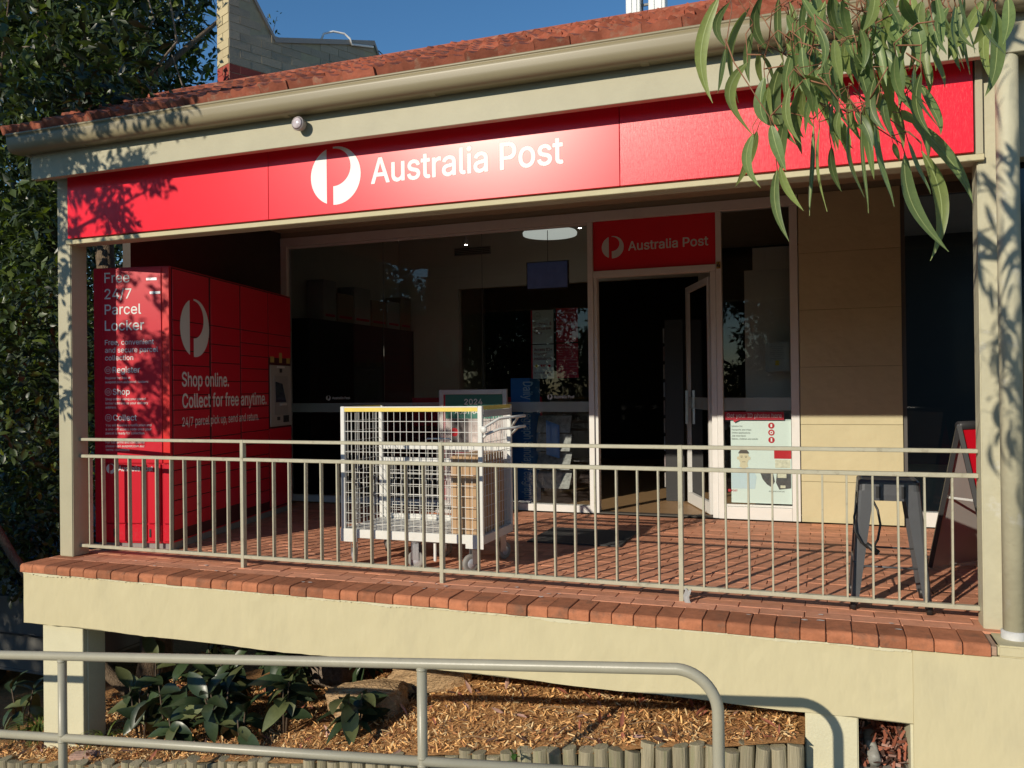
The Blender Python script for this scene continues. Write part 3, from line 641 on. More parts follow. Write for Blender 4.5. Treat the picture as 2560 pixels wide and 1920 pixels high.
# ================================================================== VERANDAH RAILING
rl = thing('verandah_railing', 'beige flat-bar railing along the front edge of the brick verandah', 'railing', (-2.33, 5.0, 0))
for z0, z1, a in ((.893, .915, -5.437), (.762, .786, -5.437), (.066, .090, -5.437)):
    MB().box(a, .770, 4.982, 5.018, z0, z1).build('rail', RAILM, rl, bevel=.003)
PX = [-3.907, -2.338, -.787]
for p in PX: MB().box(p - .013, p + .013, 4.980, 5.020, -.004, .916).build('post', RAILM, rl, bevel=.002)
bar = MB().box(-.0052, .0052, -.0165, .0165, .089, .763).mesh('baluster', RAILM, bevel=.0012)
ends = [-5.437 - .03] + PX + [.770 + .005]
for i in range(4):
    a, b = ends[i], ends[i + 1]; n = 12
    for k in range(1, n):
        o = obj('baluster', bar, None); o.location = (a + (b - a) * k / n + random.gauss(0, .0012), 5.0, 0); o.rotation_euler = (random.gauss(0, .002), random.gauss(0, .003), random.gauss(0, .03)); attach(o, rl)
rg = thing('torn_rag', 'scrap of grey cloth strip caught at the foot of a railing post', 'rag', (-.75, 4.99, .0), group=None)
MB().sheet(lambda u, w: (-.768 + .035 * u + .006 * math.sin(9 * w), 4.972 - .02 * w, .075 - .085 * w + .008 * math.sin(7 * u + 5 * w)), list(np.linspace(0, 1, 7)), list(np.linspace(0, 1, 7))).build('cloth', M('grey_cloth', (.35, .35, .34), .8, .1), rg)

# ================================================================== RAMP HANDRAIL
HY = 3.5
def hz(x): return .094 + .0833 * (x + .563)
hr = thing('ramp_handrail', 'sloping grey-green pipe handrail with two rails in front of the garden bed', 'handrail', (-2.2, HY, -.9))
arc = [(-.575 + .165 * math.sin(a), HY, hz(-.575) - .165 + .165 * math.cos(a)) for a in np.linspace(0, math.pi / 2, 12)]
MB().tube([(-6.6, HY, hz(-6.6)), (-4.5, HY, hz(-4.5)), (-2.5, HY, hz(-2.5)), (-.9, HY, hz(-.9))] + arc + [(-.41, HY, -.4), (-.41, HY, gtop(0) - .2)], .0245, 18).build('top_rail', PIPEM, hr, smooth=True)
MB().tube([(-6.6, HY, hz(-6.6) - .450), (-3.5, HY, hz(-3.5) - .450), (-.435, HY, hz(-.435) - .450)], .0225, 16).build('lower_rail', PIPEM, hr, smooth=True)
for px in (-3.955, -1.748, -6.2):
    po = MB().tube([(px, HY, hz(px) - .015), (px, HY, gtop(px) - .25)], .0235, 16).build('post', PIPEM, hr, smooth=True)
    for zz_, r_ in ((hz(px) - .026, .0262), (hz(px) - .432, .0255), (hz(px) - .468, .0255)): MB().lathe([(.0236, -.006), (r_, -.003), (r_, .003), (.0236, .006)], 16, (px, HY, zz_)).build('weld_bead', PIPEM, po, smooth=True)

# ================================================================== PARCEL LOCKER
lk = thing('parcel_locker', 'tall red 24/7 parcel locker bank with white lettering at the verandah end', 'locker', (-4.855, 5.335, 0), R(11.5))
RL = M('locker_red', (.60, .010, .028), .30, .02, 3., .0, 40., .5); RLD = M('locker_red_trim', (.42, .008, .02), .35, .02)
WL = M('locker_white_vinyl', (.74, .72, .69), .5, .01); LH = 2.272; LW = .672; LD = 2.33
Lb = lambda nm, mb, mat, **k: mb.build(nm, mat, lk, local=True, **k)
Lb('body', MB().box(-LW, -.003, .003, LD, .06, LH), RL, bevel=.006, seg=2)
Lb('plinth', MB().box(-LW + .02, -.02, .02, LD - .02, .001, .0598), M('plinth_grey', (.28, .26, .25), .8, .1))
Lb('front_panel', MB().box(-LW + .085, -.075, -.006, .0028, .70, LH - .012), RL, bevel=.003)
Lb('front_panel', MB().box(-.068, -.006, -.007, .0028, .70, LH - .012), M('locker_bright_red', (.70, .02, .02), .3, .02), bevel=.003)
for a, b in ((-LW + .085, -.49), (-.475, -.215), (-.20, -.085), (-.068, -.006)):
    Lb('front_panel', MB().box(a, b, -.010, .0028, .215, .695), RL, bevel=.008, seg=2)
    Lb('front_panel', MB().box(a, b, -.008, .0028, .075, .212), RL, bevel=.004)
for a in (-.50, -.19): Lb('latch', MB().box(a, a + .014, -.013, -.0102, .11, .175), BLACKP)
for a, z in ((-.20, 2.16), (-.17, 2.05)): Lb('vent', MB().box(a, a + .09, -.0085, -.0062, z, z + .02), ZINC)
mb = MB(); fy = -.0075; fo = lambda u, z: (u, fy, z)
for s, z, c in (('Free', 2.150, .080), ('24/7', 2.020, .080), ('Parcel', 1.895, .080), ('Locker', 1.765, .080), ('Free, convenient', 1.650, .040), ('and secure parcel', 1.588, .040), ('collection', 1.526, .040)): lettering(mb, s, fo(-.565, z), UX, UZ, c, None, .006)
for s, z in (('Register', 1.425), ('Shop', 1.250), ('Collect', 1.042)):
    lettering(mb, s, fo(-.500, z), UX, UZ, .046, None, .010); n = 22; cz = z + .022
    mb.add([(-.540 + q * math.cos(2 * math.pi * k / n), fy, cz + q * math.sin(2 * math.pi * k / n)) for q in (.026, .029) for k in range(n)], [(k, (k + 1) % n, n + (k + 1) % n, n + k) for k in range(n)])
    mb.box(-.553, -.527, fy - .0005, fy, cz - .010, cz - .007).box(-.553, -.550, fy - .0005, fy, cz - .007, cz + .010).box(-.530, -.527, fy - .0005, fy, cz - .007, cz + .010).box(-.550, -.530, fy - .0005, fy, cz + .007, cz + .010)
for s, z in (('Register for free at', 1.375), ('auspost.com.au/parcel-lockers', 1.342), ('Shop online using your parcel', 1.205), ('locker address as your delivery', 1.172), ('address', 1.139), ('You will receive a notification and', .995), ('a one-off access code once your', .963), ('parcel is ready for collection', .931), ('For full terms and conditions', .858), ('please visit auspost.com.au/', .828), ('terms-conditions', .798)):
    lettering(mb, s, fo(-.565, z), UX, UZ, .0185, None, .004)
mb.build('front_lettering', WL, lk, local=True, fix=False)
mb = MB(); logo(mb, (-.52, -.0112, .655), UX, UZ, .040); mb.build('logo', WL, lk, local=True, fix=False); mb = MB(); lettering(mb, 'Australia Post', (-.455, -.0112, .637), UX, UZ, .040, .30); mb.build('logo_lettering', WL, lk, local=True, fix=False)
Lb('side_backing', MB().box(-.0028, -.0005, .02, LD - .008, .075, LH - .01), M('seam_dark_red', (.06, .003, .006), .6))
# side: door grid
cols = [(.03, .60), (.635, 1.165), (1.19, 1.765), (1.785, 2.315)]
for ci, (a, b) in enumerate(cols):
    top = 1.843
    Lb('locker_door', MB().box(-.0028, .0045, a, b, top + .004, LH - .02), RL, bevel=.0025)
    z = top; step = .1205 if ci != 1 else .162
    while z - step > .10:
        if ci == 3 and z - step < 1.56: break
        Lb('locker_door', MB().box(-.0028, .0045, a, b, z - step + .004, z - .004), RL, bevel=.0025); z -= step
    if ci == 3:
        Lb('locker_door', MB().box(-.0028, .0045, a, b, .09, .885), RL, bevel=.0025)
SX = .0062; so = lambda v, z: (SX, v, z)
mb = MB(); logo(mb, so(.364, 1.799), (0, 1, 0), UZ, .243, .232); mb.build('logo', WL, lk, local=True, fix=False); mb = MB()
lettering(mb, 'Shop online.', so(.152, 1.312), (0, 1, 0), UZ, .114, .79, .016)
lettering(mb, 'Collect for free anytime.', so(.155, 1.137), (0, 1, 0), UZ, .112, 1.556, .016)
lettering(mb, '24/7 parcel pick up, send and return.', so(.152, .985), (0, 1, 0), UZ, .072, 1.38, .006)
mb.build('side_lettering', WL, lk, local=True, fix=False)
kg = Lb('kiosk', MB().box(-.002, .010, 1.80, 2.315, .903, 1.53), M('kiosk_grey', (.38, .36, .33), .45, .03), bevel=.004)
def kid(nm, mb, mat): o = mb.build(nm, mat, None); o.parent = kg; return o
kid('screen_hood', MB().box(.0102, .016, 1.875, 2.20, 1.02, 1.42), M('kiosk_recess', (.30, .29, .27), .5, .03))
kid('screen', MB().prism([(1.90, 1.36), (2.06, 1.34), (2.15, 1.15), (1.91, 1.15)], 'x', .0162, .022), M('dark_screen', (.02, .03, .06), .1, .05))
kid('scanner', MB().box(.0162, .03, 2.0, 2.15, 1.115, 1.14), M('pale_plastic', (.55, .55, .52), .5))
kid('keypad', MB().box(.0102, .02, 2.10, 2.22, .94, 1.01), BLACKP); kid('card_slot', MB().box(.0102, .016, 1.95, 2.01, .965, 1.0), BLACKP); kid('lens', MB().box(.0102, .016, 2.02, 2.07, 1.455, 1.495), BLACKP); kid('name_strip', MB().box(.0102, .0125, 1.95, 2.14, 1.502, 1.522), WL)
for a, b, z0, z1 in ((1.81, 1.90, 1.555, 1.615), (2.02, 2.09, 1.555, 1.66), (2.20, 2.29, 1.555, 1.61)):
    Lb('warning_sticker', MB().box(.0047, .0055, a, b, z0, z1), M('sticker_yellow', (.50, .36, .10), .6, .15, 60.))

# ================================================================== CAGE TROLLEY
X0, X1, Y0, Y1 = -3.275, -2.165, 5.285, 5.875
ct = thing('cage_trolley', 'white wire cage trolley with yellow top strip behind the railing', 'trolley', (-2.72, 5.58, 0))
Cb = lambda nm, mb, mat, **k: mb.build(nm, mat, ct, **k)
Cb('base_frame', MB().box(X0, X1, Y0, Y0 + .03, .200, .262).box(X0, X1, Y1 - .03, Y1, .200, .262).box(X0, X0 + .03, Y0 + .0301, Y1 - .0301, .200, .262).box(X1 - .03, X1, Y0 + .0301, Y1 - .0301, .200, .262).box(X0 + .0301, X1 - .0301, Y0 + .0301, Y1 - .0301, .248, .258), CARTW, bevel=.003)
for x0 in (X0 - .002, X1 - .13): Cb('base_frame', MB().box(x0, x0 + .132, Y0 - .004, Y0 - .0002, .172, .266), CARTW)
for x_, y_, h_ in ((X0, Y0, 1.146), (X1 - .034, Y0, 1.146), (X0, Y1 - .03, 1.14), (X1 - .034, Y1 - .03, 1.14)):
    Cb('corner_post', MB().box(x_, x_ + .034, y_, y_ + .030, .2625, h_), CARTW, bevel=.004)
def wires(axis, a0, a1, z0, z1, c, da=.0505, dz=.0735, r=.0022):
    mb = MB(); P = (lambda a, z: (a, c, z)) if axis == 'x' else (lambda a, z: (c, a, z)); n = max(1, round((a1 - a0) / da))
    for k in range(1, n): a = a0 + (a1 - a0) * k / n; mb.tube([P(a, z0), P(a, z1)], r, 5, cap=False)
    z = z1 - dz
    while z > z0 + .01:
        off = .0035; Q = (lambda a, zz: (a, c - off, zz)) if axis == 'x' else (lambda a, zz: (c - off, a, zz))
        mb.tube([Q(a0, z), Q(a1, z)], r, 5, cap=False); z -= dz
    return mb
Cb('wire_panel', wires('x', X0 + .034, X1 - .034, .262, 1.112, Y0 + .012), CARTW, fix=False)
Cb('wire_panel', wires('y', Y0 + .03, Y1 - .03, .262, 1.112, X0 + .012), CARTW, fix=False)
Cb('wire_panel', wires('y', Y0 + .03, Y1 - .03, .262, 1.112, X1 - .012), CARTW, fix=False)
gt = Cb('drop_gate', MB().box(X0 + .036, X1 - .036, Y1 - .025, Y1 - .002, .80, .835).box(X0 + .036, X1 - .036, Y1 - .025, Y1 - .002, .70, .735).box(X0 + .036, X1 - .036, Y1 - .025, Y1 - .002, .264, .30).box(X0 + .036, X0 + .066, Y1 - .025, Y1 - .002, .3005, .6995).box(X1 - .066, X1 - .036, Y1 - .025, Y1 - .002, .3005, .6995), CARTW, bevel=.002)
wires('x', X0 + .05, X1 - .05, .30, .70, Y1 - .03, .0505, .062).build('wire_panel', CARTW, gt, fix=False)
wires('x', X0 + .05, X1 - .05, .30, .80, Y1 - .05, .075, .09).build('wire_panel', CARTW, gt, fix=False)
MB().tube([(-2.86, Y1 - .03, .83), (-2.86, Y1 - .035, .875), (-2.85, Y1 - .035, .885), (-2.66, Y1 - .035, .885), (-2.65, Y1 - .035, .875), (-2.65, Y1 - .03, .83)], .006, 8).build('gate_handle', CARTW, gt, smooth=True)
Cb('top_strip', MB().box(X0 + .034, X1 - .034, Y0 + .002, Y0 + .008, 1.108, 1.136), YEL); Cb('top_strip', MB().box(X0 + .0342, X1 - .0342, Y0 + .0, Y0 + .010, 1.1365, 1.144), CARTW)
Cb('top_strip', MB().box(X0 + .003, X0 + .012, Y0 + .031, Y1, 1.105, 1.145), YEL); Cb('top_strip', MB().box(X1 - .012, X1 - .003, Y0 + .031, Y1, 1.118, 1.146), YEL)
Cb('name_plate', MB().box(X1 - .0028, X1 + .001, Y0 + .035, Y1 - .01, 1.068, 1.117), M('plate_grey', (.45, .43, .42), .5, .05))
for s in (0, 1):
    z = .985 - .055 * s; x_ = X1 + .004
    pts = [(x_, Y0 + .012, z), (x_ + .012, Y0 + .03, z + .02), (x_ + .085, Y0 + .10, z + .075 - .02 * s), (x_ + .155, Y0 + .17, z + .08 - .02 * s), (x_ + .175, Y0 + .22, z + .082 - .02 * s), (x_ + .175, Y1 - .22, z + .082 - .02 * s), (x_ + .155, Y1 - .17, z + .08 - .02 * s), (x_ + .085, Y1 - .10, z + .075 - .02 * s), (x_ + .004, Y1 - .02, z)]
    Cb('handle', MB().tube(pts, .0095, 10), CARTW, smooth=True)
Cb('handle_pivot', MB().lathe([(.006, 0), (.024, .002), (.024, .012), (.008, .014)], 16, (X1 + .012, Y0 - .012, .985), 'y'), CARTW, smooth=True)
def caster(x, y, swivel, rz, fixed=False):
    c = bpy.data.objects.new('caster', MB().lathe([(.0, .0), (.040, .0), (.040, -.012), (.030, -.018)], 16, (0, 0, .198)).box(-.024, -.019, -.03, .03, .062, .182).box(.019, .024, -.03, .03, .062, .182).mesh('caster', ZINC, smooth=False)); COL.objects.link(c)
    c.location = (x, y, 0); c.rotation_euler = (0, 0, rz); attach(c, ct)
    MB().lathe([(.044, -.016), (.060, -.0155), (.0635, -.010), (.0635, .010), (.060, .0155), (.044, .016)], 26, (0, swivel, .0635), 'x').build('tyre', TYRE, c, local=True, smooth=True)
    MB().lathe([(.010, -.021), (.018, -.019), (.0435, -.014), (.0435, .014), (.018, .019), (.010, .021)], 22, (0, swivel, .0635), 'x').build('wheel', M('caster_hub', (.52, .54, .58), .35, .05, metal=.3), c, local=True, smooth=True)
caster(X0 + .07, Y0 + .06, -.03, R(35)); caster(X1 - .09, Y0 + .06, -.03, R(-38)); caster(X0 + .09, Y1 - .07, .03, R(25)); caster(X1 - .07, Y1 - .07, .03, R(-20)); caster(-2.70, Y0 + .055, 0, R(90), True); caster(-2.70, Y1 - .07, 0, R(90), True)
Cb('brake_lever', MB().box(-2.555, -2.535, Y0 + .03, Y0 + .045, .06, .19).box(-2.50, -2.475, Y0 + .05, Y0 + .06, .10, .18), CARTW, bevel=.004)
Cb('brake_rod', MB().tube([(-3.18, Y1 - .1, .19), (-2.72, Y0 + .15, .15)], .014, 8), M('rust_brown', (.14, .06, .04), .6), smooth=True)
bx_ = thing('cardboard_box', 'tall narrow brown cardboard carton standing inside the wire trolley', 'box', (-2.31, 5.55, .262))
MB().box(-2.425, -2.207, 5.335, 5.80, .2585, .80).build('carton', CARD, bx_, bevel=.004)
MB().box(-2.427, -2.205, 5.333, 5.335, .775, .785).build('tape', M('brown_tape', (.38, .24, .13), .35), bx_)
MB().box(-2.427, -2.205, 5.3325, 5.3345, .655, .662).build('seam', M('card_seam', (.20, .12, .06), .8), bx_)

# ================================================================== 2024 POSTER STAND
ps = thing('poster_stand', 'silver snap-frame stand with a green 2024 Australian poster behind the trolley', 'poster stand', (-3.34, 7.95, 0))
SIL = M('silver_frame', (.55, .54, .53), .35, .04, metal=.5)
MB().box(-3.725, -3.675, 7.92, 7.955, .06, 1.258).box(-3.02, -2.972, 7.92, 7.955, .06, 1.258).box(-3.6749, -3.0201, 7.92, 7.955, 1.208, 1.258).box(-3.6749, -3.0201, 7.92, 7.955, .06, .11).build('frame', SIL, ps, bevel=.004)
MB().box(-3.6748, -3.0202, 7.93, 7.945, .1102, 1.2078).build('backing', M('poster_pink_grey', (.42, .38, .37), .6, .1, 14.), ps)
MB().box(-3.655, -3.0205, 7.927, 7.9298, .96, 1.2075).build('green_header', M('poster_green', (.035, .17, .13), .6, .03), ps)
MB().box(-3.6745, -3.656, 7.927, 7.9298, .12, 1.2075).build('red_edge', PRED, ps)
mb = MB(); lettering(mb, '2024', (-3.34, 7.9255, 1.105), UX, UZ, .055, .20, .015, align='C'); lettering(mb, 'AUSTRALIAN', (-3.34, 7.9255, 1.008), UX, UZ, .042, .42, .01, align='C'); mb.build('lettering', WHITE_D, ps, fix=False)
MB().box(-3.585, -3.40, 7.9265, 7.9298, .62, .955).build('stamp_pack', M('stamp_dark', (.10, .085, .085), .5, .7, 26.), ps)
MB().lathe([(.0, -.006), (.03, -.004), (.045, 0)], 14, (-3.555, 7.9262, .82), 'y').build('stamp_flower', INKR, ps); MB().box(-3.60, -3.36, 7.9262, 7.9296, .40, .615).build('stamp_pack', M('stamp_red', (.22, .03, .04), .5, .5, 22.), ps)
MB().box(-3.36, -3.05, 7.9262, 7.9296, .55, .90).build('stamp_pack', M('stamp_pale', (.50, .44, .42), .5, .35, 20.), ps)
MB().box(-3.72, -2.975, 7.80, 8.08, .002, .03).build('foot', SIL, ps); MB().box(-3.36, -3.32, 7.92, 7.955, .03, .06).build('stem', SIL, ps)

# newspaper rack inside the glass
nr = thing('newspaper_rack', 'blue newspaper display rack lettered Daily Telegraph behind the glass', 'newspaper rack', (-3.0, 8.6, 0))
BLUE = M('rack_blue', (.02, .16, .50), .45, .04)
MB().box(-3.165, -2.945, 8.56, 8.90, .02, 1.375).build('side_panel', BLUE, nr, bevel=.003)
MB().add([(-2.78, 8.60, .55), (-2.66, 8.7, .50), (-2.66, 8.7, .86), (-2.78, 8.60, .92)], [(0, 1, 2, 3)]).build('flag_panel', BLUE, nr)
mb = MB(); lettering(mb, 'Daily Telegraph', (-3.02, 8.556, 1.335), (0, 0, -1), (1, 0, 0), .105, .62, .012); lettering(mb, 'Sunday Telegraph', (-3.02, 8.556, .69), (0, 0, -1), (1, 0, 0), .105, .62, .012); mb.build('lettering', M('rack_letter', (.45, .60, .72), .6), nr, fix=False)
for k in range(4):
    MB().add([(-2.93, 8.66 + .02 * k, .18 + .2 * k), (-2.55, 8.66 + .02 * k, .18 + .2 * k), (-2.55, 8.80, .36 + .2 * k), (-2.93, 8.80, .36 + .2 * k)], [(0, 1, 2, 3)]).build('newspaper', M('newsprint', (.30, .30, .29), .9, .5, 24.), nr)

# ================================================================== STOOL + CABLE LOCK
st = thing('bar_stool', 'dark gunmetal stackable metal bar stool at the right end of the railing', 'stool', (.345, 5.30, 0))
Sb = lambda nm, mb, mat=GREYM, **k: mb.build(nm, mat, st, **k)
cx, cy, TH = .348, 5.285, .725; hw = .158; fw_ = .205
def rsq(h, r, z, n=5):
    out = []
    for sx, sy, a0 in ((1, 1, 0), (-1, 1, 90), (-1, -1, 180), (1, -1, 270)):
        for k in range(n): a = R(a0 + 90 * k / (n - 1)); out.append((cx + sx * (h - r) + r * math.cos(a), cy + sy * (h - r) + r * math.sin(a), z))
    return out
rings = [rsq(hw + .004, .035, TH - .085), rsq(hw + .001, .035, TH - .03), rsq(hw, .035, TH - .012), rsq(hw - .012, .032, TH), rsq(hw - .025, .03, TH - .004), rsq(hw - .03, .03, TH - .010)]
mb = MB(); n = len(rings[0])
mb.add([p for r_ in rings for p in r_], [(i * n + k, i * n + (k + 1) % n, (i + 1) * n + (k + 1) % n, (i + 1) * n + k) for i in range(len(rings) - 1) for k in range(n)] + [tuple((len(rings) - 1) * n + k for k in range(n))])
Sb('seat', mb, smooth=False)
Sb('seat_slot', MB().box(cx - .03, cx + .03, cy - .012, cy + .012, TH - .0098, TH - .0085), BLACKP)
for a in (-.055, .075): Sb('apron_slot', MB().box(cx + a - .012, cx + a + .012, cy - hw - .0055, cy - hw - .002, TH - .10, TH - .035), BLACKP)
Sb('apron', MB().box(cx - hw + .02, cx + hw - .02, cy - hw - .002, cy - hw + .002, TH - .115, TH - .08).box(cx - hw + .02, cx + hw - .02, cy + hw - .002, cy + hw + .002, TH - .115, TH - .08))
for sx in (-1, 1):
    for sy in (-1, 1):
        def L3(t, o1, o2): # leg corner angle, t 0 top..1 bottom
            h_ = hw + .003 + (fw_ - hw) * t; return (cx + sx * (h_ - o1), cy + sy * (h_ - o2), (TH - .06) * (1 - t) + .035 * t)
        W = lambda t: .085 - .045 * t
        mb = MB(); ts = [0, .3, .6, 1.]; vs_ = []
        for t_ in ts: vs_ += [L3(t_, W(t_), .0), L3(t_, .02, .0), L3(t_, .006, .006), L3(t_, 0, .02), L3(t_, 0, W(t_)), L3(t_, .003, W(t_)), L3(t_, .02, .02), L3(t_, W(t_), .003)]
        mb.add(vs_, [(i * 8 + k, i * 8 + (k + 1) % 8, (i + 1) * 8 + (k + 1) % 8, (i + 1) * 8 + k) for i in range(3) for k in range(8)] + [tuple(range(8)), tuple(24 + k for k in range(8))])
        lg = Sb('leg', mb)
        b_ = L3(1, .018, .018); MB().tube([(b_[0], b_[1], .055), (b_[0] + sx * .004, b_[1] + sy * .004, .001)], [.020, .0165], 12).build('rubber_foot', BLACKP, lg, smooth=True)
for z, hh in ((.245, .186), (.29, .182)):
    Sb('stretcher', MB().tube([(cx - hh, cy - hh if z < .25 else cy + hh, z), (cx + hh, cy - hh if z < .25 else cy + hh, z)], .006, 8), smooth=True)
    Sb('stretcher', MB().tube([(cx - hh if z < .25 else cx + hh, cy - hh, z + .02), (cx - hh if z < .25 else cx + hh, cy + hh, z + .02)], .006, 8), smooth=True)
Sb('cross_brace', MB().tube([(cx - .13, cy - .14, TH - .12), (cx + .13, cy + .14, TH - .10)], .006, 8).tube([(cx + .13, cy - .14, TH - .12), (cx - .13, cy + .14, TH - .10)], .006, 8), smooth=True)
ck = thing('cable_lock', 'black looped cable lock hanging from the stool leg and seat', 'cable lock', (.24, 5.08, .36))
pts = [(.255, 5.09, .34), (.285, 5.085, .40), (.300, 5.10, .48), (.288, 5.12, .56), (.262, 5.15, .615), (.225, 5.18, .63), (.19, 5.16, .60), (.165, 5.09, .52), (.168, 5.07, .44), (.20, 5.075, .38), (.235, 5.08, .35)]
MB().tube(pts, .0065, 8).build('cable', BLACKP, ck, smooth=True)
MB().tube([(.225, 5.075, .375), (.285, 5.072, .325)], [.013, .017], 12).build('lock_barrel', BLACKP, ck, smooth=True); MB().tube([(.284, 5.0715, .3255), (.287, 5.071, .3225)], .009, 12).build('keyhole_plate', ZINC, ck)

# ================================================================== A-FRAME BOARD
af = thing('pavement_sign', 'grey A-frame pavement sign with a red face beside the stool', 'pavement sign', (.9, 6.3, 0))
BK = M('aframe_black', (.03, .03, .032), .45, .05); GP = M('aframe_grey_panel', (.56, .55, .52), .5, .04)
def aframe():
    e = Vector((.70, .714, 0)); A0 = Vector((.676, 6.32, .02)); T0 = Vector((.840, 6.157, .985)); B0 = Vector((1.004, 5.994, .02)); Wd = .56
    for nm, lo0, mat, rail in (('grey_panel', A0, GP, .03), ('red_panel', B0, RED, .03)):
        lo1, T1 = lo0 + e * Wd, T0 + e * Wd; n = (lo1 - lo0).cross(T0 - lo0).normalized() * .007
        q = [lo0, lo1, T1, T0]; mb = MB(); mb.add([p - n for p in q] + [p + n for p in q], [(0, 1, 2, 3), (7, 6, 5, 4), (0, 4, 5, 1), (1, 5, 6, 2), (2, 6, 7, 3), (3, 7, 4, 0)]); mb.build(nm, mat, af)
        for a_, b_ in ((lo0, T0), (lo1, T1)): MB().tube([a_, b_], .020, 4).build('frame_leg', BK, af)
        MB().tube([lo0 + Vector((0, 0, rail)), lo1 + Vector((0, 0, rail))], .014, 4).build('frame_rail', BK, af)
    T1 = T0 + e * Wd
    MB().tube([T0, T1], .030, 10).build('hinge_cap', BK, af, smooth=True); MB().tube([T0 - e * .002, T0 - e * .006], .009, 10).build('hinge_bolt', ZINC, af)
    a_, b_ = A0.lerp(T0, .5), B0.lerp(T0, .5); MB().tube([a_ + e * .04, b_ + e * .04], .010, 4).build('spreader', M('aframe_spreader', (.5, .5, .48), .5), af)
aframe()

mt = thing('door_mat', 'dark ribbed rubber mat lying in front of the shop door', 'mat', (-1.85, 6.8, 0))
MB().box(-2.28, -1.50, 6.50, 7.22, .003, .014).build('mat', M('mat_rubber', (.05, .05, .05), .85, .2, 40., .004, 60.), mt, bevel=.004)

# ================================================================== SHOP CONTENT
sh = thing('storage_shelf', 'long black shelf unit along the inside wall carrying parcels', 'shelf', (-5.8, 9.8, 0))
MB().box(-5.898, -5.62, 8.42, 11.1, .004, 2.12).build('cabinet', M('shelf_black', (.012, .012, .013), .5, .05), sh)
PARC = [M('parcel_white', (.30, .29, .26), .7, .05), M('parcel_kraft', (.26, .19, .12), .7, .05)]
y = 8.75; k = 0
while y < 10.9:
    d = random.uniform(.28, .42); h = random.uniform(.30, .52)
    t = thing('parcel_carton', ['pale parcel carton nearest the glass on top of the black shelf', 'second pale parcel carton on the black shelf', 'brown parcel carton in the middle of the black shelf', 'slim pale parcel carton past the middle of the shelf', 'brown parcel carton towards the shelf end', 'last parcel carton at the far end of the shelf', 'spare parcel carton at the far end of the shelf'][min(k, 6)], 'parcel', (-5.76, y, 2.12), group='parcels on the shelf')
    MB().box(-5.88, -5.635, y, y + d, 2.1205, 2.1205 + h).build('carton', PARC[k % 2], t, bevel=.004); MB().box(-5.636, -5.633, y + .04, y + d - .04, 2.17, 2.2).build('label_strip', PRED, t); y += d + .03; k += 1
tv = thing('wall_television', 'black flat television hung high inside the shop', 'television', (-3.13, 9.8, 2.45))
MB().box(-3.40, -2.86, 9.80, 9.84, 2.47, 2.82).build('casing', BLACKP, tv, bevel=.005)
m_tv = M('tv_picture', (.03, .035, .07), .25, .6, 7.); m_tv.node_tree.nodes['Principled BSDF'].inputs['Emission Color'].default_value = (.03, .035, .07, 1); m_tv.node_tree.nodes['Principled BSDF'].inputs['Emission Strength'].default_value = .25
MB().box(-3.385, -2.875, 9.797, 9.7995, 2.49, 2.805).build('screen', m_tv, tv); MB().tube([(-3.13, 9.83, 2.8), (-3.13, 9.83, 3.6)], .005, 6).build('hanging_pole', BLACKP, tv)
cl = thing('ceiling_light', 'large round white ceiling light glowing inside the shop', 'lamp', (-3.20, 10.15, 3.2))
MB().lathe([(.34, 0), (.345, .03), (.33, .05)], 36, (-3.20, 10.15, 3.2)).build('diffuser', emit('lamp_disc', (.70, .74, .68), .55), cl, smooth=True); MB().tube([(-3.2, 10.15, 3.24), (-3.2, 10.15, 3.6)], .02, 8).build('stem', ALU, cl)
for (a, b, lab) in ((-4.449, 10.367, 'small bright spot lamp beside the wall grille'), (-2.719, 9.84, 'small bright spot lamp above the round ceiling light')):
    t = thing('spot_lamp', lab, 'lamp', (a, b, 3.2)); MB().lathe([(.022, 0), (.03, .02), (.03, .07)], 14, (a, b, 3.2)).build('housing', ALU, t, smooth=True); MB().lathe([(.001, -.002), (.020, -.001)], 14, (a, b, 3.2)).build('bulb', emit('spot_bulb', (1, .95, .85), 40.), t); MB().tube([(a, b, 3.27), (a, b, 3.6)], .01, 6).build('stem', ALU, t)
cb = thing('shop_counter', 'low red and black service counter inside the shop', 'counter', (-4.0, 10.0, 0))
MB().box(-4.9, -3.2, 9.7, 10.3, .004, 1.0).build('carcass', M('shelf_black', (0, 0, 0)), cb); MB().box(-4.92, -3.18, 9.66, 9.70, .80, 1.16).build('red_front', PRED, cb); MB().box(-4.6, -4.25, 9.8, 10.1, 1.0, 1.25).build('card_reader', PARC[0], cb)
br = thing('brochure_rack', 'tall rack of cards and brochures inside beside the open door', 'rack', (-1.5, 9.6, 0))
MB().box(-1.62, -1.42, 9.3, 10.6, .004, 2.0).build('rack_body', M('shelf_black', (0, 0, 0)), br)
for k in range(9):
    for j in range(7):
        MB().box(-1.645, -1.63, 9.34 + j * .18, 9.34 + j * .18 + .13, .15 + k * .2, .15 + k * .2 + .16).build('card', M('card_%d' % ((k + j) % 3), [(.30, .28, .26), (.20, .16, .16), (.25, .30, .34)][(k + j) % 3], .6, .3, 20.), br)
wp = thing('wall_panel', 'white notice panel leaning inside the shop behind the narrow window', 'panel', (-.45, 8.59, 0))
MB().box(-.70, -.21, 8.585, 8.598, .5, 2.40).build('sheet', M('panel_white', (.50, .48, .42), .7, .03), wp)

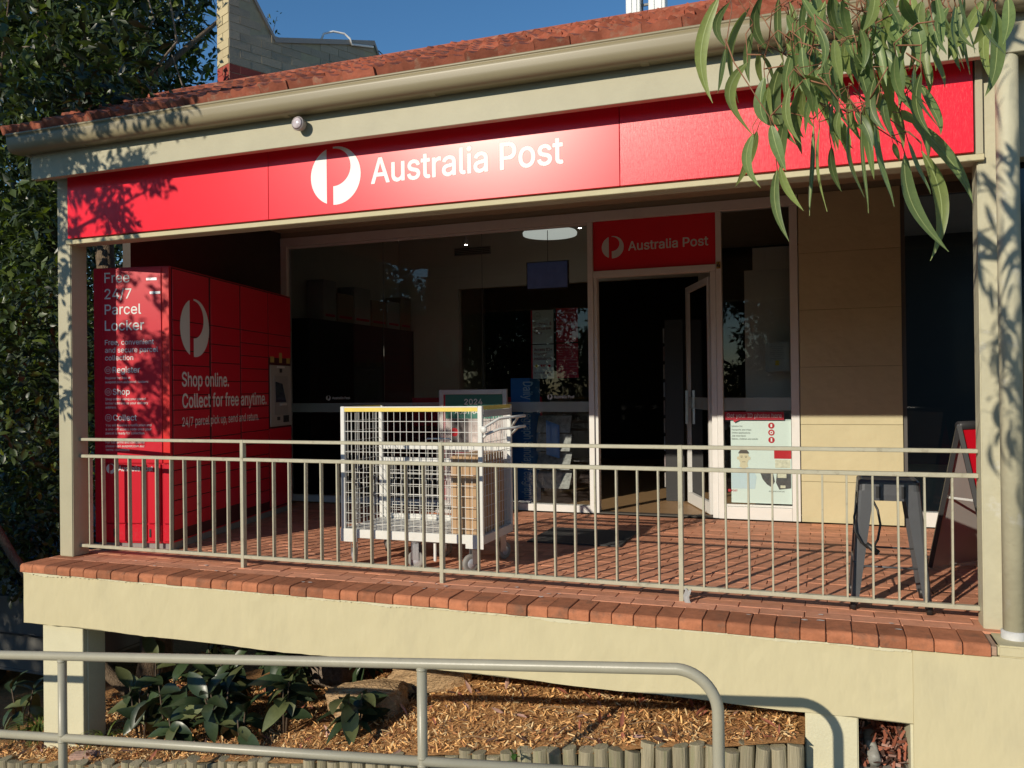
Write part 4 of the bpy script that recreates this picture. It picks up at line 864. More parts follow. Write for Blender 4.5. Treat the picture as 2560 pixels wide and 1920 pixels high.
# ================================================================== GARDEN BED
CHIP = [M('chip_tan', (.76, .43, .165), .9, .25, 30., isl=.45), M('chip_brown', (.42, .19, .075), .9, .25, 30., isl=.4), M('chip_pale', (.80, .58, .30), .9, .2, 30., isl=.3)]
def bed_points(n, x0, x1, yspan, lift):
    xs_ = rng.uniform(x0, x1, n); t = rng.uniform(0, 1, n) ** 1.25 * yspan
    return np.array([(a, logy(a) + .03 + b, bedz(a, logy(a) + .03 + b) + lift * rng.uniform(.3, 1)) for a, b in zip(xs_, t)])
strip = (np.array([(0, -.09, 0), (0, .09, .02), (.5, -.11, .05), (.5, .10, .04), (1, -.07, 0), (1, .08, .02)]), [(0, 2, 3, 1), (2, 4, 5, 3)])
stuff(tag(scatter_leaves('wood_chip_mulch', CHIP, bed_points(26000, -5.9, -.15, 1.9, .014), .036, rng, None, strip, down=.05, mi=[.55, .25, .20]), 'loose tan wood-chip mulch covering the garden bed', 'mulch'))
LITTER = [M('litter_red', (.36, .12, .07), .8, .25, 20., isl=.35), M('litter_pink', (.42, .25, .20), .8, .2, 20., isl=.3), M('litter_dark', (.10, .05, .035), .8, .2, 20., isl=.3)]
lt = leaf_template(4, .5, -.12, .26, 'lance')
stuff(tag(scatter_leaves('fallen_leaf_litter', LITTER, bed_points(420, -5.9, -.2, 1.5, .035), .085, rng, None, lt, down=.02, mi=[.45, .3, .25]), 'dry red and brown gum leaves scattered over the mulch', 'leaf litter'))
tw = MB()
for k in range(26):
    p = bed_points(1, -5.5, -.1, 1.0, .02)[0]; a = random.uniform(0, 6.28); l = random.uniform(.06, .28)
    tw.tube([p, p + np.array([l * .5 * math.cos(a), l * .25 * math.sin(a), .02]), p + np.array([l * math.cos(a + .2), l * .5 * math.sin(a + .2), .008])], [.004, .0035, .002], 5)
stuff(tag(tw.build('fallen_twigs', M('twig', (.30, .19, .10), .9, .2, 20.)), 'thin dry twigs lying on the mulch', 'twigs'))

# log edging
LOGM = M('weathered_log', (.30, .265, .18), .9, .22, 9., .004, 26., .15, stretch=(7, 7, .5), rnd=.22, dirt=(.17, .20, .09), dscale=4., damt=.55, dmin=.5)
le = thing('log_edging', 'row of short grey-green treated logs edging the mulch bed', 'garden edging', (-2.5, 4.4, -.9))
def log_mesh(seed):
    r_ = random.Random(seed); mb = MB(); n = 16; ph = [r_.uniform(0, 6.28) for _ in range(3)]; ra = lambda a: .0425 * (1 + .05 * math.sin(2 * a + ph[0]) + .03 * math.sin(5 * a + ph[1])) ; tx, ty = r_.gauss(0, .12), r_.gauss(0, .12)
    rows = [(-.25, 1.02), (0, 1.0), (.145, .995), (.150, .96), (.151, .3)]
    vs_ = [(ra(2 * math.pi * k / n) * s * math.cos(2 * math.pi * k / n), ra(2 * math.pi * k / n) * s * math.sin(2 * math.pi * k / n), z + (tx * math.cos(2 * math.pi * k / n) + ty * math.sin(2 * math.pi * k / n)) * ra(0) * s * (z > .1)) for z, s in rows for k in range(n)]
    mb.add(vs_, [(i * n + k, i * n + (k + 1) % n, (i + 1) * n + (k + 1) % n, (i + 1) * n + k) for i in range(4) for k in range(n)] + [tuple(4 * n + k for k in range(n))])
    return mb.mesh('log', LOGM, smooth=False)
LMS = [log_mesh(s) for s in range(6)]
x = -.148
while x > -6.3:
    o = obj('log', random.choice(LMS)); o.location = (x, logy(x) + random.gauss(0, .006), gtop(x) - .162 + random.gauss(0, .010)); o.rotation_euler = (random.gauss(0, .03), random.gauss(0, .03), random.uniform(0, 6.28)); s_ = random.uniform(.92, 1.05); o.scale = (s_, s_, 1); attach(o, le); x -= .084 * s_
# sandstone rocks
SAND = M('sandstone', (.50, .34, .19), .95, .3, 5., .018, 14., .1, dirt=(.16, .10, .06), dscale=4., damt=.5, dmin=.55)
GROCK = M('grey_sandstone', (.24, .19, .15), .95, .3, 6., .012, 18., .1)
def rock(name, label, c, s, rz, mat, seed, cat='rock'):
    bm = bmesh.new(); bmesh.ops.create_icosphere(bm, subdivisions=4, radius=1); r_ = random.Random(seed); ph = [r_.uniform(0, 6) for _ in range(9)]
    for v in bm.verts:
        p = v.co.copy(); q = Vector([math.copysign(abs(t) ** .62, t) for t in p])
        d = 1 + .10 * math.sin(2.3 * p.x + ph[0]) * math.sin(2.7 * p.y + ph[1]) + .07 * math.sin(5 * p.z + ph[2] + 2 * p.x) + .045 * math.sin(9 * p.x + ph[3]) * math.sin(8 * p.z + ph[4]) + .03 * math.sin(17 * p.y + ph[5] + 9 * p.z)
        v.co = q * d
    me = bpy.data.meshes.new(name); bm.to_mesh(me); bm.free(); me.materials.append(mat)
    o = tag(obj(name, me), label, cat); o.location = c; o.scale = s; o.rotation_euler = (.08, -.06, rz); return o
rock('sandstone_rock', 'large tan sandstone boulder behind the biggest rubber plant', (-2.86, 4.92, -.80), (.27, .13, .115), .25, SAND, 3)
rock('sandstone_rock', 'flat sandstone slab at the back of the boulder, partly in shade', (-2.55, 5.22, -.70), (.30, .12, .09), .2, SAND, 5)
rock('sandstone_rock', 'small dark grey rock among the rubber plants under the verandah', (-3.55, 5.55, -.84), (.22, .16, .14), -.3, GROCK, 8)
rock('sandstone_rock', 'small pinkish kerb stone at the foot of the left pier', (-4.88, 4.50, -1.30), (.09, .06, .05), .3, M('pink_stone', (.40, .25, .19), .9, .2, 20.), 9)
# debris and old pipe in the gap beneath the wall
pz = gtop(.3) - .15
dbp = thing('broken_pipe', 'short mouldy grey pipe lying in the gap under the wall', 'pipe', (.25, 4.8, pz))
MB().tube([(.235, 4.70, pz + .035), (.215, 4.90, pz + .085), (.22, 5.15, pz + .13)], .030, 14).build('pipe', M('mouldy_pipe', (.26, .25, .22), .9, .4, 20., .002, 50., dirt=(.5, .53, .48), dscale=14., damt=.8), dbp, smooth=True)
pts = np.array([(rng.uniform(.17, .40), 4.72 + t, pz + .02 + .55 * t * rng.uniform(.3, 1.0)) for t in rng.uniform(0, .5, 420)])
stuff(tag(scatter_leaves('bark_debris', LITTER, pts, .085, rng, None, strip, down=0., mi=[.5, .25, .25]), 'red bark and twig debris piled in the gap under the wall', 'debris'))

# ---- rubber plants --------------------------------------------------------
RUB = M('rubber_leaf', (.032, .052, .022), .36, .15, 10., .0, 40., .5, rnd=.4)
RUBB = M('rubber_leaf_olive', (.10, .115, .045), .4, .15, 10., .0, 40., .5, rnd=.25)
RST = M('rubber_stem', (.10, .07, .045), .8, .2, 20.)
def big_leaf(seed, mat):
    r_ = random.Random(seed); V, F = leaf_template(9, .28 + .2 * r_.random(), .18 + .35 * r_.random(), .46, 'oval')
    V = V.copy(); V[:, 2] += .012 * np.sin(V[:, 0] * 38) * np.abs(V[:, 1]) / .2; tw_ = r_.uniform(-.25, .25)
    for i in range(len(V)): a = tw_ * V[i, 0]; y_, z_ = V[i, 1], V[i, 2]; V[i, 1] = y_ * math.cos(a) - z_ * math.sin(a) * .3; V[i, 2] = z_ + y_ * math.sin(a)
    mb = MB(); mb.add([tuple(v) for v in V], F); me = mb.mesh('leaf', mat, smooth=True, fix=False); return me
BL = [big_leaf(s, RUB if s % 6 else RUBB) for s in range(12)]
def rubber_plant(label, x, y, h, n, size, lean=(0, 0), seed=0, ymin=None):
    r_ = random.Random(seed); z0 = bedz(x, y); t = thing('rubber_plant', label, 'plant', (x, y, z0), group='rubber plants in the bed')
    stems = []
    for s in range(max(1, n // 7)):
        a = r_.uniform(0, 6.28); q = r_.uniform(.03, .12)
        p = [(x + q * .3 * math.cos(a), y + q * .3 * math.sin(a), z0 - .02), (x + q * .7 * math.cos(a) + lean[0] * .5, y + q * .7 * math.sin(a) + lean[1] * .5, z0 + h * .5), (x + q * math.cos(a) + lean[0], y + q * math.sin(a) + lean[1], z0 + h * r_.uniform(.8, 1.0))]
        MB().tube(p, [.009, .007, .004], 6).build('stem', RST, t, smooth=True); stems.append(p)
    for k in range(n):
        p = stems[k % len(stems)]; u = r_.uniform(.35, 1.0); u2 = u * 2 - 1 if u > .5 else 0
        b = Vector(p[1]).lerp(Vector(p[2]), max(0, u2)) if u > .5 else Vector(p[0]).lerp(Vector(p[1]), u * 2)
        az = k * 2.4 + r_.uniform(-.5, .5); el = r_.uniform(-.9, .75) if u < .9 else r_.uniform(.2, 1.2); s_ = size * r_.uniform(.7, 1.2)
        d = Vector((math.cos(az) * math.cos(el), math.sin(az) * math.cos(el), math.sin(el)))
        if (b + d * s_).z < bedz(b.x, b.y) + .03: d.z = abs(d.z) * .3; d.normalize()
        if (b + d * s_).y < logy(b.x) + .02: d.y = abs(d.y) * .5
        up = Vector((r_.gauss(0, .35), r_.gauss(-.35, .35), 1)); yv = up.cross(d).normalized(); zv = d.cross(yv)
        o = obj('leaf', r_.choice(BL)); o.matrix_world = Matrix(((d.x * s_, yv.x * s_, zv.x * s_, b.x), (d.y * s_, yv.y * s_, zv.y * s_, b.y), (d.z * s_, yv.z * s_, zv.z * s_, b.z), (0, 0, 0, 1))); attach(o, t)
for k, (lab, px, py, h, n, sz) in enumerate([
    ('large drooping rubber plant in front of the sandstone boulder', -2.74, 4.57, .27, 20, .22),
    ('leafy rubber plant just left of the boulder', -3.36, 4.70, .36, 24, .20),
    ('tall rubber plant with upright leaves beside the thin back pier', -3.58, 5.05, .55, 24, .20),
    ('dense rubber plant in the middle of the dark planting', -3.80, 4.62, .36, 30, .21),
    ('rubber plant behind the dense middle one', -4.02, 5.00, .52, 26, .20),
    ('rubber plant in front of the thick tree trunk', -4.32, 4.72, .46, 30, .205),
    ('low rubber plant beside the cream pier', -4.66, 4.80, .38, 24, .19),
    ('dark rubber plant outside the pier at the far left', -5.95, 4.9, .42, 18, .18),
    ('shaded rubber plant deep under the verandah', -4.55, 5.45, .60, 24, .20),
    ('leggy rubber plant behind the boulder in the shade', -3.15, 5.25, .50, 18, .19),
    ('small rubber plant at the log edging below the dense ones', -3.55, 4.50, .22, 18, .19),
    ('small rubber plant at the log edging nearer the pier', -4.08, 4.52, .26, 20, .19),
    ('rubber plant filling the gap beside the leaning trunk', -4.88, 5.15, .48, 22, .19),
    ('broad rubber plant in the second row of the planting', -3.98, 4.82, .40, 26, .21),
    ('rubber plant hidden in the shade behind the second row', -3.72, 5.35, .58, 22, .20)]):
    rubber_plant(lab, px, py, h, n, sz, seed=50 + k)
# strappy grass and the bright seedling
def strappy(label, x, y, n, ln, seed, mat):
    r_ = random.Random(seed); z0 = bedz(x, y); t = thing('strappy_plant', label, 'plant', (x, y, z0)); mb = MB()
    for k in range(n):
        a = r_.uniform(0, 6.28); l = ln * r_.uniform(.6, 1.1); w = .006; pts = []
        for i in range(7): s = i / 6; pts.append((x + math.cos(a) * l * .75 * s ** 1.3, y + math.sin(a) * l * .75 * s ** 1.3, z0 + l * (1.25 * s - 1.15 * s * s)))
        vs_ = []
        for i, p in enumerate(pts): ww = w * (1 - (i / 6) ** 2) + .0005; vs_ += [(p[0] - math.sin(a) * ww, p[1] + math.cos(a) * ww, p[2]), (p[0] + math.sin(a) * ww, p[1] - math.cos(a) * ww, p[2])]
        mb.add(vs_, [(2 * i, 2 * i + 1, 2 * i + 3, 2 * i + 2) for i in range(6)])
    stuff(mb.build('blades', mat, t, fix=False))
GRASSM = M('strap_leaf', (.16, .22, .045), .5, .2, 10., isl=.35, trans=.3)
strappy('arching green strappy clump left of the cream pier', -5.72, 4.85, 46, .42, 3, GRASSM); strappy('small yellow-green strappy clump right of the cream pier', -4.92, 4.72, 14, .36, 5, GRASSM)
sd = thing('seedling', 'small bright green self-sown seedling against the log edging', 'plant', (-1.585, 4.30, gtop(-1.585) - .15)); SEED = M('seedling_leaf', (.05, .16, .03), .35, .15, 10., rnd=.2, trans=.3); SEEDY = M('seedling_yellow', (.35, .45, .02), .4, .1, 10., trans=.3)
sx_, sy_, sz_ = -1.585, 4.305, gtop(-1.585) - .15
MB().tube([(sx_, sy_, sz_), (sx_ - .01, sy_ - .01, sz_ + .09), (sx_ - .005, sy_ - .015, sz_ + .17)], [.005, .004, .002], 6).build('stem', RST, sd)
for k in range(9):
    m_ = SEEDY if k == 2 else SEED; V, F = leaf_template(5, .3, .2, .5); mb = MB(); az = k * 2.2; el = (.3, -.2, -1.2, .5, .2, .9, .6, 1.1, .1)[k]; s_ = .055; b = Vector((sx_ - .008, sy_ - .012, sz_ + .06 + .012 * k)); d = Vector((math.cos(az) * math.cos(el), -abs(math.sin(az)) * math.cos(el) * .8, math.sin(el))).normalized(); yv = Vector((0, 0, 1)).cross(d).normalized(); zv = d.cross(yv)
    mb.add([b + d * (v[0] * s_) + yv * (v[1] * s_) + zv * (v[2] * s_) for v in V], F); mb.build('leaf', m_, sd, smooth=True, fix=False)

# ================================================================== TREES ON THE LEFT
LEAFD = M('fig_leaf_dark', (.026, .042, .014), .42, .2, 5., .0, 40., .55, isl=.45, trans=.12)
LEAFM = M('fig_leaf_mid', (.052, .080, .020), .42, .2, 5., .0, 40., .5, isl=.4, trans=.22)
LEAFY = M('fig_leaf_light', (.11, .15, .03), .36, .2, 5., .0, 40., .5, isl=.35, trans=.3)
BARK = M('rough_bark', (.17, .125, .085), .95, .35, 14., .02, 30., .15, stretch=(5, 5, .8))
def clump_points(blobs, per, shell=.55):
    out = []
    for (c, r) in blobs:
        n = int(per * (r / .6) ** 2); d = rng.normal(size=(n, 3)); d /= np.linalg.norm(d, axis=1)[:, None]
        rad = r * (shell + (1 - shell) * rng.uniform(0, 1, n) ** .6) * (1 + .18 * np.sin(5 * d[:, 0] + 3 * c[0]) * np.sin(6 * d[:, 2] + c[1]))
        out.append(np.array(c)[None, :] + d * rad[:, None] * np.array([1, 1, .8]))
    return np.concatenate(out)
fig = thing('fig_tree', 'big dark evergreen tree overhanging the left end of the building', 'tree', (-6.6, 6.4, -1.6))
MB().tube([(-6.02, 6.35, -1.65), (-6.0, 6.38, -1.2), (-6.05, 6.42, -.6), (-6.3, 6.5, .4), (-6.9, 6.7, 2.0), (-7.3, 7.0, 4.2)], [.20, .15, .135, .12, .10, .06], 14).build('trunk', BARK, fig, smooth=True)
lean = MB().tube([(-5.05, 5.3, -1.25), (-5.45, 5.3, -1.05), (-6.05, 5.32, -.62), (-6.6, 5.35, -.15), (-7.0, 5.2, .6), (-7.1, 4.4, 1.8), (-6.9, 3.6, 2.9)], [.06, .05, .042, .038, .034, .03, .02], 10).build('trunk', BARK, fig, smooth=True)
def limb(pts, r0): MB().tube(pts, [r0 * (1 - .75 * i / (len(pts) - 1)) for i in range(len(pts))], 7).build('limb', BARK, fig, smooth=True)
limb([(-6.9, 6.7, 2.0), (-7.8, 7.4, 3.2), (-8.6, 8.0, 5.0)], .06); limb([(-7.3, 7.0, 4.2), (-6.9, 7.8, 5.2), (-6.3, 8.4, 6.1)], .05); limb([(-7.1, 4.4, 1.8), (-6.4, 3.4, 3.0), (-5.5, 2.7, 3.7)], .03); limb([(-7.3, 7.0, 4.2), (-7.7, 6.6, 5.2), (-7.4, 6.2, 6.4)], .045); limb([(-6.9, 3.6, 2.9), (-6.3, 2.9, 4.0), (-5.6, 2.5, 4.6)], .02); limb([(-8.2, 6.4, 3.4), (-7.4, 5.9, 4.3), (-6.9, 5.6, 4.9)], .025)
PBK = M('pale_twig', (.20, .16, .12), .9, .2, 14.)
for k in range(6):
    ang_ = math.atan((random.uniform(0, 470) - 1280) / 2100) - R(20.2); y_ = random.uniform(6.4, 7.6); z_ = random.uniform(3.9, 5.6); x_ = y_ * math.tan(ang_); l_ = random.uniform(.5, 1.2); a_ = random.uniform(.3, 1.2)
    MB().tube([(x_, y_, z_), (x_ + .5 * l_ * math.cos(a_), y_ + .1, z_ + .45 * l_ * math.sin(a_)), (x_ + l_ * math.cos(a_ + .3), y_ - .1, z_ + l_ * math.sin(a_ + .3))], [.018, .012, .005], 6).build('limb', PBK, fig, smooth=True)
# main mass behind and left of the verandah end
blobs = []
r1 = random.Random(11)
for k in range(320):
    px_ = r1.uniform(-60, 470) if k < 190 else r1.uniform(-60, 190); y_ = r1.uniform(6.0, 9.5) if px_ < 300 else r1.uniform(7.4, 10.0)
    ang_ = math.atan((px_ - 1280) / 2100) - R(20.2); x_ = y_ * math.tan(ang_); rr_ = r1.uniform(.32, .62)
    dist = y_ / math.cos(ang_) * math.cos(ang_ + R(20.2))
    if px_ > 190: py_ = r1.uniform(-200, 330 - .20 * (px_ - 190)); 
    else: py_ = r1.uniform(-200, 1350)
    z_ = CAM_Z - (py_ - 975) / 2100 * dist
    if z_ < -.9: continue
    if px_ > 300 and 110 < py_ and r1.random() < .55: continue
    if px_ > 400 and -20 < py_ < 120 and r1.random() < .35: continue
    blobs.append(((x_, y_, z_), rr_))
scatter_leaves('crown', [LEAFD, LEAFM, LEAFY], clump_points(blobs, 200, .35), .135, rng, fig, mi=[.52, .32, .16])
# lower, lit foliage beside the verandah
blobs = [((-6.55 - r1.uniform(0, 1.3), 5.0 + r1.uniform(.2, 1.2), -.55 + r1.uniform(0, 1.5)), r1.uniform(.22, .38)) for k in range(26)]
blobs += [((-6.5 - r1.uniform(0, .9), 5.2 + r1.uniform(0, .8), .8 + r1.uniform(0, 1.6)), r1.uniform(.25, .4)) for k in range(14)]
scatter_leaves('crown', [LEAFD, LEAFM, LEAFY], clump_points(blobs, 300, .3), .085, rng, fig, tmpl=leaf_template(3, .3, .2, .55), mi=[.45, .42, .13])
# bright near sprays at the top left corner
blobs = [((-5.05 - r1.uniform(0, .7), 4.15 + r1.uniform(-.2, .5), 3.72 + r1.uniform(-.2, .45)), r1.uniform(.16, .28)) for k in range(12)]
scatter_leaves('crown', [LEAFM, LEAFY], clump_points(blobs, 170, .3), .10, rng, fig, tmpl=leaf_template(4, .3, .25, .42), mi=[.6, .4])
blobs = [((-6.35 + r1.uniform(0, 1.25), 5.0 + r1.uniform(0, .6), 3.50 + r1.uniform(0, .42)), r1.uniform(.13, .22)) for k in range(26)]
scatter_leaves('crown', [LEAFD, LEAFM], clump_points(blobs, 300, .3), .10, rng, fig, tmpl=leaf_template(4, .3, .25, .42), mi=[.6, .4])
# boughs reaching out over the path in front; their shade falls on the sign, gutter and locker
blobs = []
for k in range(190):
    y_ = r1.uniform(1.9, 3.2); off = 4.85 - y_
    X_, Z_ = r1.uniform(-5.65, -3.8), r1.uniform(.9, 3.5)
    lim = np.interp(Z_, [.6, 1.6, 2.4, 2.8, 3.1, 3.5], [-5.5, -5.05, -4.72, -4.52, -3.95, -3.75])
    if X_ > lim or Z_ < .95 or (Z_ < 2.35 and r1.random() < .45): continue
    blobs.append(((X_ - .415 * off, y_, Z_ + .43 * off), r1.uniform(.10, .20)))
for k in range(7):   # shade on the locker front and the roof end
    y_ = r1.uniform(2.2, 3.2); off = 5.3 - y_; blobs.append(((r1.uniform(-5.5, -4.85) - .415 * off, y_, r1.uniform(.8, 2.3) + .43 * off), r1.uniform(.09, .17)))
for k in range(20):
    y_ = r1.uniform(2.2, 3.4); off = 5.3 - y_; blobs.append(((r1.uniform(-5.9, -4.6) - .415 * off, y_, r1.uniform(3.3, 3.9) + .43 * off), r1.uniform(.12, .24)))
scatter_leaves('crown', [LEAFM, LEAFD], clump_points(blobs, 900, .2), .085, rng, fig, tmpl=leaf_template(3, .3, .2, .40), mi=[.6, .4])

# ================================================================== GUM BRANCH, TOP RIGHT
GUMG = M('gum_leaf', (.17, .245, .09), .42, .14, 14., .0, 40., .5, rnd=.3, trans=.36); GUMD = M('gum_leaf_olive', (.22, .28, .085), .42, .12, 14., rnd=.25, trans=.34); GTW = M('gum_twig', (.27, .12, .06), .7, .2, 20.); GRIB = M('gum_midrib', (.30, .36, .13), .5, .05)
gum = thing('gum_tree', 'eucalyptus tree whose long drooping leaves hang into the top right corner', 'tree', (2.6, .6, -.7))
MB().tube([(2.6, .6, -.75), (2.55, .7, 1.5), (2.3, 1.0, 3.2), (1.7, 1.5, 4.3)], [.17, .14, .11, .07], 14).build('trunk', M('gum_bark', (.38, .33, .27), .85, .25, 6., .004, 20.), gum, smooth=True)
MB().tube([(1.7, 1.5, 4.3), (1.1, 1.9, 3.7), (.55, 2.2, 3.05), (.1, 2.35, 2.7), (-.15, 2.4, 2.5)], [.05, .03, .018, .010, .006], 8).build('branch', GTW, gum, smooth=True)
